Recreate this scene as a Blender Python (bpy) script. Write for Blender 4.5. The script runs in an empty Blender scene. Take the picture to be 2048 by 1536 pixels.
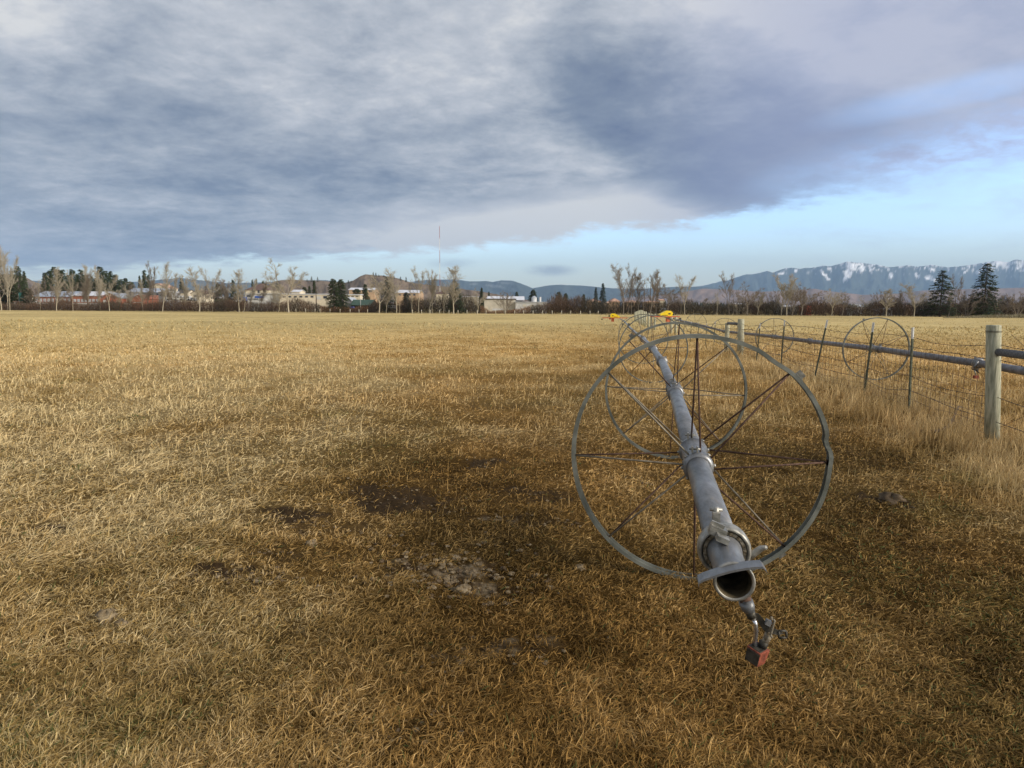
import bpy, math, random
import numpy as np
from mathutils import Vector, Matrix
S = bpy.context.scene
COL = S.collection
# ------------------------------------------------------------------ camera
FPX = 1280.0; PITCH = math.atan(154 / FPX); ROLL = math.radians(.39); EYE = 1.72
cam = bpy.data.objects.new('camera', bpy.data.cameras.new('camera')); COL.objects.link(cam)
cam.location = (0, 0, EYE)
cam.matrix_world = Matrix.Translation((0, 0, EYE)) @ Matrix.Rotation(math.pi / 2 - PITCH, 4, 'X') @ Matrix.Rotation(ROLL, 4, 'Z')
cam.data.sensor_width = 36; cam.data.lens = 36 * FPX / 2048
cam.data.clip_start = .05; cam.data.clip_end = 120000
S.camera = cam
CM = cam.matrix_world.to_3x3()
def ray(x, y): return CM @ Vector(((x - 1024) / FPX, -(y - 768) / FPX, -1))
# ------------------------------------------------------------------ light
SUN_EL, SUN_AZ = math.radians(27), math.radians(118)      # azimuth clockwise from the view direction (+Y)
sd = bpy.data.lights.new('sun', 'SUN'); sd.energy = 2.9; sd.angle = math.radians(22); sd.color = (1, .9, .76)
so = bpy.data.objects.new('sun', sd); COL.objects.link(so)
sv = Vector((math.sin(SUN_AZ) * math.cos(SUN_EL), math.cos(SUN_AZ) * math.cos(SUN_EL), math.sin(SUN_EL)))
so.rotation_euler = sv.to_track_quat('Z', 'Y').to_euler(); so.location = (20, -20, 30)
S.view_settings.view_transform = 'Standard'; S.view_settings.look = 'None'
EXPO = .55
S.view_settings.exposure = EXPO; S.view_settings.gamma = 1
# ------------------------------------------------------------------ world: clear sky with a sheet of cloud above it
W = bpy.data.worlds.new('World'); S.world = W; W.use_nodes = True
nt = W.node_tree; N = nt.nodes; L = nt.links
for n in list(N): N.remove(n)
def nd(t, **k):
    n = N.new(t)
    for a, b in k.items(): setattr(n, a, b)
    return n
def put(sock, v):
    if hasattr(v, 'is_linked') or hasattr(v, 'links'): L.new(v, sock)
    else: sock.default_value = v
def mth(op, a, b=0., c=None, clamp=False):
    n = nd('ShaderNodeMath', operation=op, use_clamp=clamp); put(n.inputs[0], a); put(n.inputs[1], b)
    if c is not None: put(n.inputs[2], c)
    return n.outputs[0]
def smooth(v, a, b, o0=0., o1=1.):
    n = nd('ShaderNodeMapRange', interpolation_type='SMOOTHSTEP'); put(n.inputs[0], v)
    for i, q in enumerate((a, b, o0, o1)): n.inputs[i + 1].default_value = q
    return n.outputs[0]
def mixc(f, a, b):
    n = nd('ShaderNodeMix', data_type='RGBA'); put(n.inputs[0], f)
    for s_, v in ((n.inputs[6], a), (n.inputs[7], b)):
        if isinstance(v, tuple): s_.default_value = v + (1,)
        else: L.new(v, s_)
    return n.outputs[2]
tc = nd('ShaderNodeTexCoord'); sx = nd('ShaderNodeSeparateXYZ'); L.new(tc.outputs['Generated'], sx.inputs[0])
DX, DY, DZ = sx.outputs
den = mth('ADD', mth('MAXIMUM', DZ, 0.), .20)
cb = nd('ShaderNodeCombineXYZ'); L.new(mth('DIVIDE', DX, den), cb.inputs[0]); L.new(mth('DIVIDE', DY, den), cb.inputs[1])
PL = cb.outputs[0]
def noise(vec, scale, detail=6, rough=.55, off=(0, 0, 0), dist=0., stretch=(1, 1, 1)):
    m = nd('ShaderNodeMapping'); L.new(vec, m.inputs[0]); m.inputs['Location'].default_value = off; m.inputs['Scale'].default_value = stretch
    n = nd('ShaderNodeTexNoise'); L.new(m.outputs[0], n.inputs['Vector']); n.inputs['Scale'].default_value = scale
    n.inputs['Detail'].default_value = detail; n.inputs['Roughness'].default_value = rough; n.inputs['Distortion'].default_value = dist
    return n.outputs['Fac']
def dirof(px, py):
    r = ray(px, py).normalized(); return r.x, r.z
def blob(px, py, wx, wy, soft=1., rot=0.):
    """soft ellipse on the sky dome, 1 in its middle"""
    cx, cz = dirof(px, py); rx, rz = wx / 1280, wy / 1280
    a = mth('SUBTRACT', DX, cx); b = mth('SUBTRACT', DZ, cz)
    ca, sa = math.cos(rot), math.sin(rot)
    u = mth('DIVIDE', mth('ADD', mth('MULTIPLY', a, ca), mth('MULTIPLY', b, sa)), rx)
    v = mth('DIVIDE', mth('ADD', mth('MULTIPLY', a, -sa), mth('MULTIPLY', b, ca)), rz)
    d = mth('SQRT', mth('ADD', mth('MULTIPLY', u, u), mth('MULTIPLY', v, v)))
    return smooth(d, 1 + soft * .5, max(0., 1 - soft * .5), 0., 1.)
n1 = noise(PL, 1.0, 8, .58, (3.1, 1.7, 0), .35)
n2 = noise(PL, 3.2, 8, .62, (9.3, 4.2, 2), .25, (1, 1.15, 1))
n3 = noise(PL, 10., 7, .65, (1.3, 7.2, 5), .2, (1, 1.1, 1))
nbig = noise(PL, .22, 5, .5, (5.5, 2.1, 1))
wob = mth('ADD', mth('MULTIPLY', mth('SUBTRACT', n2, .5), .06), mth('MULTIPLY', mth('SUBTRACT', n3, .5), .03))
# lower border of the cloud sheet as a line on the dome:   dz > a + b*dx
(xa, za), (xb_, zb) = dirof(560, 527), dirof(1450, 448)
sl = (zb - za) / (xb_ - xa)
edge = mth('SUBTRACT', mth('SUBTRACT', DZ, za), mth('MULTIPLY', mth('SUBTRACT', DX, xa), sl))
edge = mth('ADD', edge, wob)
cover = smooth(edge, -.004, .018)
# right part: the sheet thins out to veils with blue between
(xr, zr), (xs, zs) = dirof(1560, 452), dirof(1930, 330)
sr = (zs - zr) / (xs - xr)
re = mth('SUBTRACT', mth('SUBTRACT', DZ, zr), mth('MULTIPLY', mth('SUBTRACT', DX, xr), sr))
re = mth('ADD', re, mth('MULTIPLY', wob, 1.3))
cover = mth('MULTIPLY', cover, smooth(re, -.012, .05))
gap = mth('MULTIPLY', mth('MAXIMUM', blob(1930, 290, 210, 48, 1.1, .15), blob(1880, 195, 120, 22, 1.2, .1)), smooth(n1, .38, .66, .35, 1.))
cover = mth('MULTIPLY', cover, mth('SUBTRACT', 1., mth('MULTIPLY', gap, .95)))
veil = mth('MULTIPLY', smooth(n2, .42, .75), mth('MULTIPLY', blob(1900, 330, 420, 150, 1.2), .35))
pink = mth('MULTIPLY', blob(2000, 255, 270, 55, 1.2, .1), smooth(n3, .3, .7, .25, .8))
# small low cloud over the hills
low = mth('MULTIPLY', blob(1103, 541, 40, 9, 1.4), smooth(n3, .28, .55, .25, .8))
low2 = mth('MULTIPLY', blob(905, 527, 38, 8, 1.5), smooth(n3, .3, .6, .1, .45))
# brightness inside the sheet
shade = mth('ADD', mth('MULTIPLY', n1, .50), mth('ADD', mth('MULTIPLY', n2, .52), mth('MULTIPLY', n3, .24)))   # ~ .3..
shade = mth('SUBTRACT', mth('MULTIPLY', shade, 2.2), .66)
shade = mth('SUBTRACT', shade, mth('MULTIPLY', blob(1420, 255, 330, 120, .7, -.40), .62))
shade = mth('SUBTRACT', shade, mth('MULTIPLY', blob(1560, 395, 200, 45, 1.2, .03), .30))
shade = mth('SUBTRACT', shade, mth('MULTIPLY', blob(330, 380, 760, 150, 1.1), .22))
shade = mth('ADD', shade, mth('MULTIPLY', blob(600, 60, 740, 150, 1.5), .12))
shade = mth('ADD', shade, mth('MULTIPLY', blob(1180, 60, 160, 60, 1.5), .12))
shade = mth('ADD', shade, mth('MULTIPLY', blob(1800, 60, 380, 110, 1.3), .22))
shade = mth('ADD', shade, mth('MULTIPLY', mth('MULTIPLY', smooth(edge, .085, .02), smooth(noise(PL, 3.4, 6, .6, (2, 2, 7), .2, (1, 1.3, 1)), 0.2, .5, .5, 1.)), mth('MULTIPLY', blob(1130, 470, 420, 110, 1.1), .62)))
K = 1 / (.15 * 2 ** EXPO)
def sc(r, g, b):
    f = lambda c: (c / 255 / 12.92 if c / 255 <= .04045 else ((c / 255 + .055) / 1.055) ** 2.4)
    return (f(r), f(g), f(b))
def scb(r, g, b): return tuple(c * K for c in sc(r, g, b))
rp = nd('ShaderNodeValToRGB'); L.new(shade, rp.inputs[0])
for i, (p_, c_) in enumerate([(0., (98, 112, 142)), (.3, (128, 140, 160)), (.55, (163, 171, 184)), (.8, (196, 200, 208)), (1., (226, 226, 226))]):
    e_ = rp.color_ramp.elements[i] if i < 2 else rp.color_ramp.elements.new(p_)
    e_.position = p_; e_.color = sc(*c_) + (1,)
cl = nd('ShaderNodeVectorMath', operation='SCALE'); L.new(rp.outputs[0], cl.inputs[0]); cl.inputs[3].default_value = K
sky = nd('ShaderNodeTexSky', sky_type='NISHITA', sun_disc=False)
sky.sun_elevation = SUN_EL; sky.sun_rotation = SUN_AZ
sky.air_density = 1.2; sky.dust_density = 1.6; sky.ozone_density = 1.5
SKYTINT = (1.18, 1.35, 1.72)
tn = nd('ShaderNodeVectorMath', operation='MULTIPLY'); L.new(sky.outputs[0], tn.inputs[0]); tn.inputs[1].default_value = SKYTINT
c0 = mixc(smooth(DZ, .12, -.01, 0., .8), tn.outputs[0], scb(238, 240, 216))
c0 = mixc(veil, c0, scb(205, 216, 236))
c0 = mixc(pink, c0, scb(182, 178, 208))
clc = mixc(mth('MULTIPLY', smooth(DX, .10, .42), .62), cl.outputs[0], scb(165, 173, 207))
c0 = mixc(cover, c0, clc)
c0 = mixc(low, c0, scb(165, 178, 190)); c0 = mixc(low2, c0, scb(165, 178, 190))
bg = nd('ShaderNodeBackground'); L.new(c0, bg.inputs[0]); bg.inputs[1].default_value = .15
wo = nd('ShaderNodeOutputWorld'); L.new(bg.outputs[0], wo.inputs[0])

# ------------------------------------------------------------------ numpy noise and terrain
def _h(i, j, s): 
    v = np.sin(i * 127.1 + j * 311.7 + s * 74.7) * 43758.5453
    return v - np.floor(v)
def vnoise(x, y, s=0):
    x = np.asarray(x, float); y = np.asarray(y, float)
    i = np.floor(x); j = np.floor(y); u = x - i; v = y - j
    u = u * u * (3 - 2 * u); v = v * v * (3 - 2 * v)
    return (_h(i, j, s) * (1 - u) + _h(i + 1, j, s) * u) * (1 - v) + (_h(i, j + 1, s) * (1 - u) + _h(i + 1, j + 1, s) * u) * v
def fbm(x, y, s=0, o=4):
    a = 0; w = .5; t = 0
    for k in range(o):
        a = a + w * vnoise(x * 2 ** k + 17.3 * k, y * 2 ** k - 9.1 * k, s + k); t += w; w *= .55
    return a / t
def sst(v, a, b):
    t = np.clip((v - a) / (b - a), 0, 1); return t * t * (3 - 2 * t)
def gz(x, y):
    """height of the field"""
    x = np.asarray(x, float); y = np.asarray(y, float)
    r = np.hypot(x, y)
    z = -.5 * sst(r, 15, 48)
    z = z + (fbm(x * .9, y * .9, 3, 3) - .5) * .07 * sst(r, 40, 15) + (fbm(x * 3.5, y * 3.5, 5, 3) - .5) * .045 * sst(r, 25, 8)
    return z
def onz(px, py, h=0.):
    """point where the ray of a pixel meets the surface h above the field"""
    d = ray(px, py); z = h
    for _ in range(12):
        k = (z - EYE) / d.z; x, y = d.x * k, d.y * k
        z = .5 * z + .5 * (h + float(-.5 * sst(np.hypot(x, y), 15, 48)))
    k = (z - EYE) / d.z
    return Vector((d.x * k, d.y * k, z))
def atY(px, py, Y):
    d = ray(px, py); k = Y / d.y; return Vector((d.x * k, Y, EYE + d.z * k))
def topz(base, py):
    """height z that the pixel row py reaches above the point base"""
    px = project(base)[0]; return atY(px, py, base.y).z
def project(p):
    q = CM.transposed() @ (Vector(p) - Vector((0, 0, EYE)))
    return 1024 + FPX * q.x / -q.z, 768 - FPX * q.y / -q.z

# ------------------------------------------------------------------ materials
def mat(name, build, **k):
    m = bpy.data.materials.new(name); m.use_nodes = True
    t = m.node_tree
    for n in list(t.nodes): t.nodes.remove(n)
    o = t.nodes.new('ShaderNodeOutputMaterial'); b = t.nodes.new('ShaderNodeBsdfPrincipled'); t.links.new(b.outputs[0], o.inputs[0])
    b.inputs['Specular IOR Level'].default_value = .3
    build(t, b); return m
def tnoise(t, scale, detail=5, rough=.6, vec=None, stretch=None, dist=0):
    n = t.nodes.new('ShaderNodeTexNoise'); n.inputs['Scale'].default_value = scale; n.inputs['Detail'].default_value = detail
    n.inputs['Roughness'].default_value = rough; n.inputs['Distortion'].default_value = dist
    tcn = t.nodes.new('ShaderNodeTexCoord'); mp = t.nodes.new('ShaderNodeMapping')
    t.links.new(tcn.outputs[vec or 'Object'], mp.inputs[0]); t.links.new(mp.outputs[0], n.inputs['Vector'])
    if stretch: mp.inputs['Scale'].default_value = stretch
    return n.outputs['Fac']
def tramp(t, fac, stops):
    r = t.nodes.new('ShaderNodeValToRGB'); t.links.new(fac, r.inputs[0])
    for i, (p_, c_) in enumerate(stops):
        e_ = r.color_ramp.elements[i] if i < 2 else r.color_ramp.elements.new(p_)
        e_.position = p_; e_.color = tuple(c_) + (1,)
    return r.outputs[0]
def tbump(t, b, h, st, dist=.01):
    n = t.nodes.new('ShaderNodeBump'); n.inputs['Strength'].default_value = st; n.inputs['Distance'].default_value = dist
    t.links.new(h, n.inputs['Height']); t.links.new(n.outputs[0], b.inputs['Normal'])
def simple(name, c1, c2, scale=8, rough=.8, metal=0., stretch=None, bump=0., lo=.35, hi=.65, spec=.3):
    def f(t, b):
        n = tnoise(t, scale, 6, .62, stretch=stretch)
        t.links.new(tramp(t, n, [(lo, c1), (hi, c2)]), b.inputs['Base Color'])
        b.inputs['Roughness'].default_value = rough; b.inputs['Metallic'].default_value = metal; b.inputs['Specular IOR Level'].default_value = spec
        if bump: tbump(t, b, n, bump)
    return mat(name, f)
def vcolmat(name, rough=.75, transl=0., spec=.15):
    def f(t, b):
        a = t.nodes.new('ShaderNodeVertexColor'); a.layer_name = 'col'
        t.links.new(a.outputs[0], b.inputs['Base Color']); b.inputs['Roughness'].default_value = rough
        b.inputs['Specular IOR Level'].default_value = spec
        if transl:
            tr = t.nodes.new('ShaderNodeBsdfTranslucent'); t.links.new(a.outputs[0], tr.inputs[0])
            mx = t.nodes.new('ShaderNodeMixShader'); mx.inputs[0].default_value = transl
            t.links.new(b.outputs[0], mx.inputs[1]); t.links.new(tr.outputs[0], mx.inputs[2])
            o = [n for n in t.nodes if n.type == 'OUTPUT_MATERIAL'][0]; t.links.new(mx.outputs[0], o.inputs[0])
    return mat(name, f)
M = {}
M['blade'] = vcolmat('dry_grass', .65, .25)
M['twig'] = vcolmat('brush_twigs', .85)
M['needles'] = vcolmat('needles', .8)
def galv(t, b):
    n = tnoise(t, 8, 8, .7, stretch=(1.6, .5, 1.6)); n2_ = tnoise(t, 60, 6, .75, stretch=(1, .12, 1))
    c = tramp(t, n, [(.28, (.12, .122, .12)), (.45, (.19, .193, .193)), (.60, (.26, .262, .262)), (.80, (.42, .40, .35))])
    mx = t.nodes.new('ShaderNodeMix'); mx.data_type = 'RGBA'
    t.links.new(c, mx.inputs[6]); mx.inputs[7].default_value = (.30, .25, .17, 1)
    t.links.new(tramp(t, n2_, [(.56, (0, 0, 0)), (.74, (.7, .7, .7))]), mx.inputs[0])
    t.links.new(mx.outputs[2], b.inputs['Base Color'])
    t.links.new(tramp(t, n, [(.3, (.5, .5, .5)), (.7, (.32, .32, .32))]), b.inputs['Roughness'])
    b.inputs['Metallic'].default_value = .5; tbump(t, b, n2_, .25, .002)
M['galv'] = mat('weathered_aluminium', galv)
M['galv_dull'] = simple('dull_pipe', (.12, .115, .115), (.24, .235, .24), 7, .6, .3)
M['galv_light'] = simple('zinc_bright', (.17, .165, .14), (.42, .40, .35), 25, .45, .5, bump=.1)
M['rim'] = simple('galvanised_rim', (.075, .08, .062), (.26, .265, .225), 5, .6, .2, bump=.15, lo=.3, hi=.7)
M['rust'] = simple('rusty_rod', (.045, .024, .018), (.13, .075, .05), 30, .85, .1)
M['rod'] = simple('galvanised_rod', (.13, .105, .07), (.30, .26, .19), 12, .55, .3)
M['dark_metal'] = simple('dark_cast_metal', (.03, .028, .022), (.10, .09, .07), 30, .6, .5)
M['chrome'] = simple('bright_tube', (.45, .45, .47), (.75, .75, .77), 10, .2, .9)
M['red'] = simple('faded_red_paint', (.12, .035, .02), (.33, .085, .045), 38, .8, 0, bump=.4)
M['dirty'] = simple('sandy_deposit', (.09, .065, .035), (.30, .26, .19), 60, .9, 0, bump=.4)
M['inside'] = simple('scaled_pipe_inside', (.02, .016, .008), (.11, .085, .045), 18, .8, .1, bump=.3)
M['yellow'] = simple('yellow_cover', (.72, .50, .01), (.85, .62, .02), 2.5, .4)
M['frame_red'] = simple('red_frame_paint', (.42, .09, .035), (.55, .16, .08), 8, .6)
M['wood_post'] = simple('treated_post', (.17, .18, .12), (.52, .50, .36), 11, .85, stretch=(3.5, 3.5, .35), bump=.5, lo=.3, hi=.62)
M['pole_dark'] = simple('weathered_pole', (.06, .065, .07), (.2, .2, .2), 14, .85, stretch=(4, 4, 4), bump=.4)
M['tpost'] = simple('green_steel_post', (.075, .09, .06), (.18, .19, .13), 15, .7, .2)
M['white_tip'] = simple('white_post_tip', (.55, .54, .5), (.8, .8, .76), 40, .7)
M['wire'] = simple('rusted_wire', (.05, .036, .028), (.14, .11, .09), 30, .7, .5)
M['bark'] = simple('pale_bark', (.26, .22, .15), (.56, .50, .38), 1.2, .9, stretch=(1, 1, .3))
M['bark_dark'] = simple('dark_bark', (.12, .10, .08), (.30, .25, .19), 1.2, .9, stretch=(1, 1, .3))
M['twigs_pale'] = simple('pale_twigs', (.30, .26, .19), (.50, .45, .35), .5, .9)
M['twigs_dark'] = simple('brown_twigs', (.17, .14, .105), (.32, .26, .19), .5, .9)
M['fir_trunk'] = simple('fir_bark', (.05, .035, .025), (.12, .09, .07), 2, .9)

# ------------------------------------------------------------------ object helpers
def tag(o, label=None, cat=None, group=None, kind=None):
    if label: o['label'] = label
    if cat: o['category'] = cat
    if group: o['group'] = group
    if kind: o['kind'] = kind
    return o
def empty(name, loc, rz=0):
    o = bpy.data.objects.new(name, None); COL.objects.link(o); o.location = loc; o.rotation_euler = (0, 0, rz)
    o.empty_display_size = .2; return o
def link(name, mesh, parent=None, matrix=None):
    o = bpy.data.objects.new(name, mesh); COL.objects.link(o)
    if parent: o.parent = parent
    if matrix is not None: o.matrix_basis = matrix
    return o
class MB:
    def __init__(s): s.v = []; s.f = []; s.m = []; s.sm = []; s.cur = 0; s.smooth = False
    def add(s, vs, fs):
        b = len(s.v); s.v += [tuple(v) for v in vs]
        for f in fs: s.f.append(tuple(b + i for i in f)); s.m.append(s.cur); s.sm.append(s.smooth)
    def box(s, c, d, R=None):
        x, y, z = [q / 2 for q in d]
        vs = [Vector((a, b, e)) for a in (-x, x) for b in (-y, y) for e in (-z, z)]
        if R is not None: vs = [R @ v for v in vs]
        c = Vector(c); s.add([v + c for v in vs], [(0, 1, 3, 2), (4, 6, 7, 5), (0, 4, 5, 1), (2, 3, 7, 6), (0, 2, 6, 4), (1, 5, 7, 3)])
    def tube(s, pts, rad, n=8, cap=True):
        pts = [Vector(p) for p in pts]
        if not isinstance(rad, (list, tuple)): rad = [rad] * len(pts)
        ref = None; rings = []
        for i, p in enumerate(pts):
            t = (pts[min(i + 1, len(pts) - 1)] - pts[max(i - 1, 0)]).normalized()
            if ref is None: ref = t.orthogonal().normalized()
            ref = (ref - t * ref.dot(t)).normalized(); b = t.cross(ref)
            rings.append([p + (ref * math.cos(2 * math.pi * k / n) + b * math.sin(2 * math.pi * k / n)) * rad[i] for k in range(n)])
        vs = [v for r in rings for v in r]; fs = []
        for i in range(len(pts) - 1):
            for k in range(n): fs.append((i * n + k, i * n + (k + 1) % n, (i + 1) * n + (k + 1) % n, (i + 1) * n + k))
        if cap: fs += [tuple(reversed(range(n))), tuple(range((len(pts) - 1) * n, len(pts) * n))]
        sm, s.smooth = s.smooth, n > 5; s.add(vs, fs); s.smooth = sm
    def lathe(s, prof, n=48, closed=False, a0=0., a1=2 * math.pi, R=None, T=None, fn=None):
        """profile of (axial, radius) turned about local Y axis"""
        full = abs(a1 - a0 - 2 * math.pi) < 1e-6; m = n if full else n + 1; vs = []
        for k in range(m):
            a = a0 + (a1 - a0) * k / n
            for (y, r) in prof:
                dr, dy = fn(a) if fn else (0, 0)
                v = Vector(((r + dr) * math.cos(a), y + dy, (r + dr) * math.sin(a)))
                if R is not None: v = R @ v
                if T is not None: v = v + T
                vs.append(v)
        q = len(prof); e = q if closed else q - 1; fs = []
        for k in range(n):
            for i in range(e):
                j = (i + 1) % q; k2 = (k + 1) % m
                fs.append((k * q + i, k2 * q + i, k2 * q + j, k * q + j))
        s.add(vs, fs)
    def mesh(s, name, mats):
        me = bpy.data.meshes.new(name); me.from_pydata(s.v, [], s.f)
        for m in (mats if isinstance(mats, (list, tuple)) else [mats]): me.materials.append(m)
        me.polygons.foreach_set('material_index', s.m); me.polygons.foreach_set('use_smooth', s.sm); me.update()
        return me
    def build(s, name, mats, parent=None, matrix=None): return link(name, s.mesh(name, mats), parent, matrix)

# ------------------------------------------------------------------ ground: one sheet to the horizon
def sgm(px, py, wx, wy, rot=0):
    """patch on the field described by its middle pixel and its size in metres"""
    p = onz(px, py); return (p.x, p.y, wx, wy, rot)
BARE = [sgm(800, 1003, .42, .30) + (.9,), sgm(748, 985, .25, .2) + (.8,), sgm(860, 1022, .3, .12) + (.65,), sgm(590, 1035, .30, .20) + (.9,), sgm(615, 1055, .25, .2) + (.55,), sgm(120, 1052, .20, .10) + (.9,), sgm(950, 1320, .22, .10) + (.6,), sgm(960, 925, .22, .2) + (.85,),
        sgm(905, 1152, .38, .18) + (.72,), sgm(820, 1140, .22, .12) + (.9,), sgm(445, 1150, .18, .08) + (.85,), sgm(560, 1165, .22, .08) + (.7,), sgm(1010, 1035, .35, .09) + (.65,), sgm(1290, 965, .22, .2) + (.6,), sgm(760, 720, .8, .8) + (.35,),
        sgm(780, 770, 1.0, .5) + (.35,), sgm(980, 810, .9, .5) + (.4,), sgm(800, 1465, .2, .06) + (.5,), sgm(1780, 1010, .2, .15) + (.8,), sgm(610, 690, 2.0, 1.5) + (.35,), sgm(1080, 700, 2., 1.2) + (.35,), sgm(560, 1270, .4, .08) + (.45,), sgm(900, 1330, .35, .06) + (.5,), sgm(1060, 990, .32, .22) + (.62,), sgm(1100, 1055, .25, .12) + (.5,), sgm(1060, 1300, .3, .12) + (.62,), sgm(560, 1110, .35, .1) + (.5,), sgm(700, 1060, .4, .15) + (.5,), sgm(250, 1290, .3, .06) + (.45,), sgm(820, 1440, .3, .08) + (.5,), sgm(1700, 1200, .4, .07) + (.4,)]
def bare(x, y):
    x = np.asarray(x, float); y = np.asarray(y, float)
    wx = x + (fbm(x * 4, y * 4, 31, 4) - .5) * .55; wy = y + (fbm(x * 4, y * 4, 47, 4) - .5) * .55; brk = sst(fbm(x * 9, y * 9, 53, 3), .25, .55)
    b = np.zeros(x.shape)
    for (cx, cy, rx, ry, ro, st) in BARE:
        d = np.hypot((wx - cx) / rx / 1.3, (wy - cy) / ry / 1.35); b = np.maximum(b, sst(d, 1.35, .35) * st)
    return b * np.maximum(sst(b, .62, .8), .35 + .65 * brk)
FENCE = [(5.25, 3.4), (6.12, 8.0), (6.68, 10.65), (7.05, 12.7), (7.2, 15.2), (8.1, 19.2), (8.5, 22.2), (9.35, 26.2)]
def fdist(x, y):
    """distance across the fence line"""
    X = np.interp(y, [p[1] for p in FENCE] + [60, 90, 130], [p[0] for p in FENCE] + [15, 19.5, 25]); return x - X
def lane(x, y):
    """1 in the worn strip under and beside the pipe"""
    X = np.interp(y, [0, 2, 4, 7.4, 12, 19, 32, 60], [1.1, 1.35, 1.75, 2.6, 3.4, 4.6, 6.4, 10.5])
    return np.exp(-((x - X) / (1.0 + y * .03)) ** 2)
def fields(x, y):
    """lightness 0..1, greenness, redness of the sward"""
    r = np.hypot(x, y)
    a = fbm(x * .8, y * .8, 11, 4); b_ = fbm(x * .25 + 9, y * .25, 21, 3); c = fbm(x * 2.6, y * 2.6, 61, 3)
    left = sst(x / (y + 1.), .10, -.55)
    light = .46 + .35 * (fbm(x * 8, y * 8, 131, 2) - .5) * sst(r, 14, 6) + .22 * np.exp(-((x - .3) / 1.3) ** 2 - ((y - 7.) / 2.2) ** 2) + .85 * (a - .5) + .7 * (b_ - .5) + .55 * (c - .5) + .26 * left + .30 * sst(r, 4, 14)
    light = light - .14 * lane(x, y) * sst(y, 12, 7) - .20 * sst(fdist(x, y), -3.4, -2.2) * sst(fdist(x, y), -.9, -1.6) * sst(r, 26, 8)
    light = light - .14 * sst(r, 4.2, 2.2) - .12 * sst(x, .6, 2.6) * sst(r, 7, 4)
    green = .25 + 1.2 * (fbm(x * 1.1 + 4, y * 1.1, 71, 4) - .5) + .28 * sst(r, 4.0, 2.4) + .42 * sst(x, .9, 3.) * sst(r, 9, 5) + .10 * left
    red = .5 + 1.3 * (fbm(x * .7 - 4, y * .7, 81, 4) - .5) - .45 * left + .45 * sst(np.abs(x - .4), 2.4, .4) * sst(r, 12, 7)
    light = light - .18 * bare(x, y) * (r < 12)
    return np.clip(light, 0, 1), np.clip(green, 0, 1), np.clip(red, 0, 1)
def sward(x, y, k):
    """colour of one blade; k random 0..1"""
    li, gr, re_ = fields(x, y)
    lo = np.stack([.115 + 0 * x, .072 + 0 * x, .017 + 0 * x], -1); mid = np.array([.41, .275, .096]); hi = np.array([.76, .60, .32])
    t = np.clip(li * .75 + (k - .43) * .66, 0, 1)[..., None]
    c = np.where(t < .5, lo + (mid - lo) * t * 2, mid + (hi - mid) * (t * 2 - 1))
    g = (sst(gr, .5, .9) * .5)[..., None]; c = c * (1 - g) + g * c * np.array([.82, .92, .76])
    q = (re_ * .6)[..., None]; c = c * (1 - q) + q * c * np.array([1.08, .84, .56])
    return c
az = np.concatenate([np.linspace(-58, 58, 700), np.linspace(60, 300, 60)]) * math.pi / 180
rr = [0.6]
while rr[-1] < 70000: rr.append(rr[-1] * (1.0125 if rr[-1] < 20 else 1.03 if rr[-1] < 300 else 1.12))
rr = np.array(rr); A, Rr = np.meshgrid(az, rr); GX = np.sin(A) * Rr; GY = np.cos(A) * Rr; GZ = gz(GX, GY)
# clods raise the bare soil
bb = bare(GX, GY) * (Rr < 12)
GZ = GZ + bb * (fbm(GX * 14, GY * 14, 91, 4) - .35) * .07
nr, na = A.shape
vs = np.stack([GX, GY, GZ], -1).reshape(-1, 3); vs = np.vstack([vs, [[0, 0, 0]]])
ii, jj = np.meshgrid(np.arange(nr - 1), np.arange(na), indexing='ij'); j2 = (jj + 1) % na
q = np.stack([ii * na + jj, (ii + 1) * na + jj, (ii + 1) * na + j2, ii * na + j2], -1).reshape(-1, 4)[:, ::-1]
tri = np.array([[nr * na, j, (j + 1) % na] for j in range(na)])[:, ::-1]
def npmesh(name, vs, polys, sizes, col=None, m=None, smooth=False):
    me = bpy.data.meshes.new(name); me.vertices.add(len(vs)); me.vertices.foreach_set('co', np.asarray(vs, np.float32).ravel())
    me.loops.add(len(polys)); me.loops.foreach_set('vertex_index', np.asarray(polys, np.int32))
    st = np.concatenate([[0], np.cumsum(sizes)[:-1]]).astype(np.int32)
    me.polygons.add(len(sizes)); me.polygons.foreach_set('loop_start', st); me.polygons.foreach_set('loop_total', np.asarray(sizes, np.int32))
    if smooth: me.polygons.foreach_set('use_smooth', np.ones(len(sizes), bool))
    me.update(calc_edges=True)
    if col is not None:
        a = me.color_attributes.new('col', 'FLOAT_COLOR', 'POINT')
        c4 = np.ones((len(vs), 4), np.float32); c4[:, :3] = col; a.data.foreach_set('color', c4.ravel())
    if m: me.materials.append(m)
    return me
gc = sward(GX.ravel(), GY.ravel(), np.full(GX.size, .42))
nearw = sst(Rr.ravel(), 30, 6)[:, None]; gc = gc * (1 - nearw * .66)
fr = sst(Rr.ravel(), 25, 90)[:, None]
bw = (sst(bb.ravel(), .2, .8) )[:, None]; pale = sst(fbm(GX * 6, GY * 6, 55, 3), .46, .6).ravel()[:, None] * (np.hypot(GX + .35, GY - 4.0) < 1.1).ravel()[:, None]
gc = gc * (1 - bw) + bw * (np.array([.052, .034, .017]) * (1 - pale) + pale * np.array([.22, .175, .115]))
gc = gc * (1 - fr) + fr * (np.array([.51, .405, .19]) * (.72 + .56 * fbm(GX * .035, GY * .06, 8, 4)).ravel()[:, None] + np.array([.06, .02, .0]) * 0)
gc = np.vstack([gc, gc[:1]])
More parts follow.
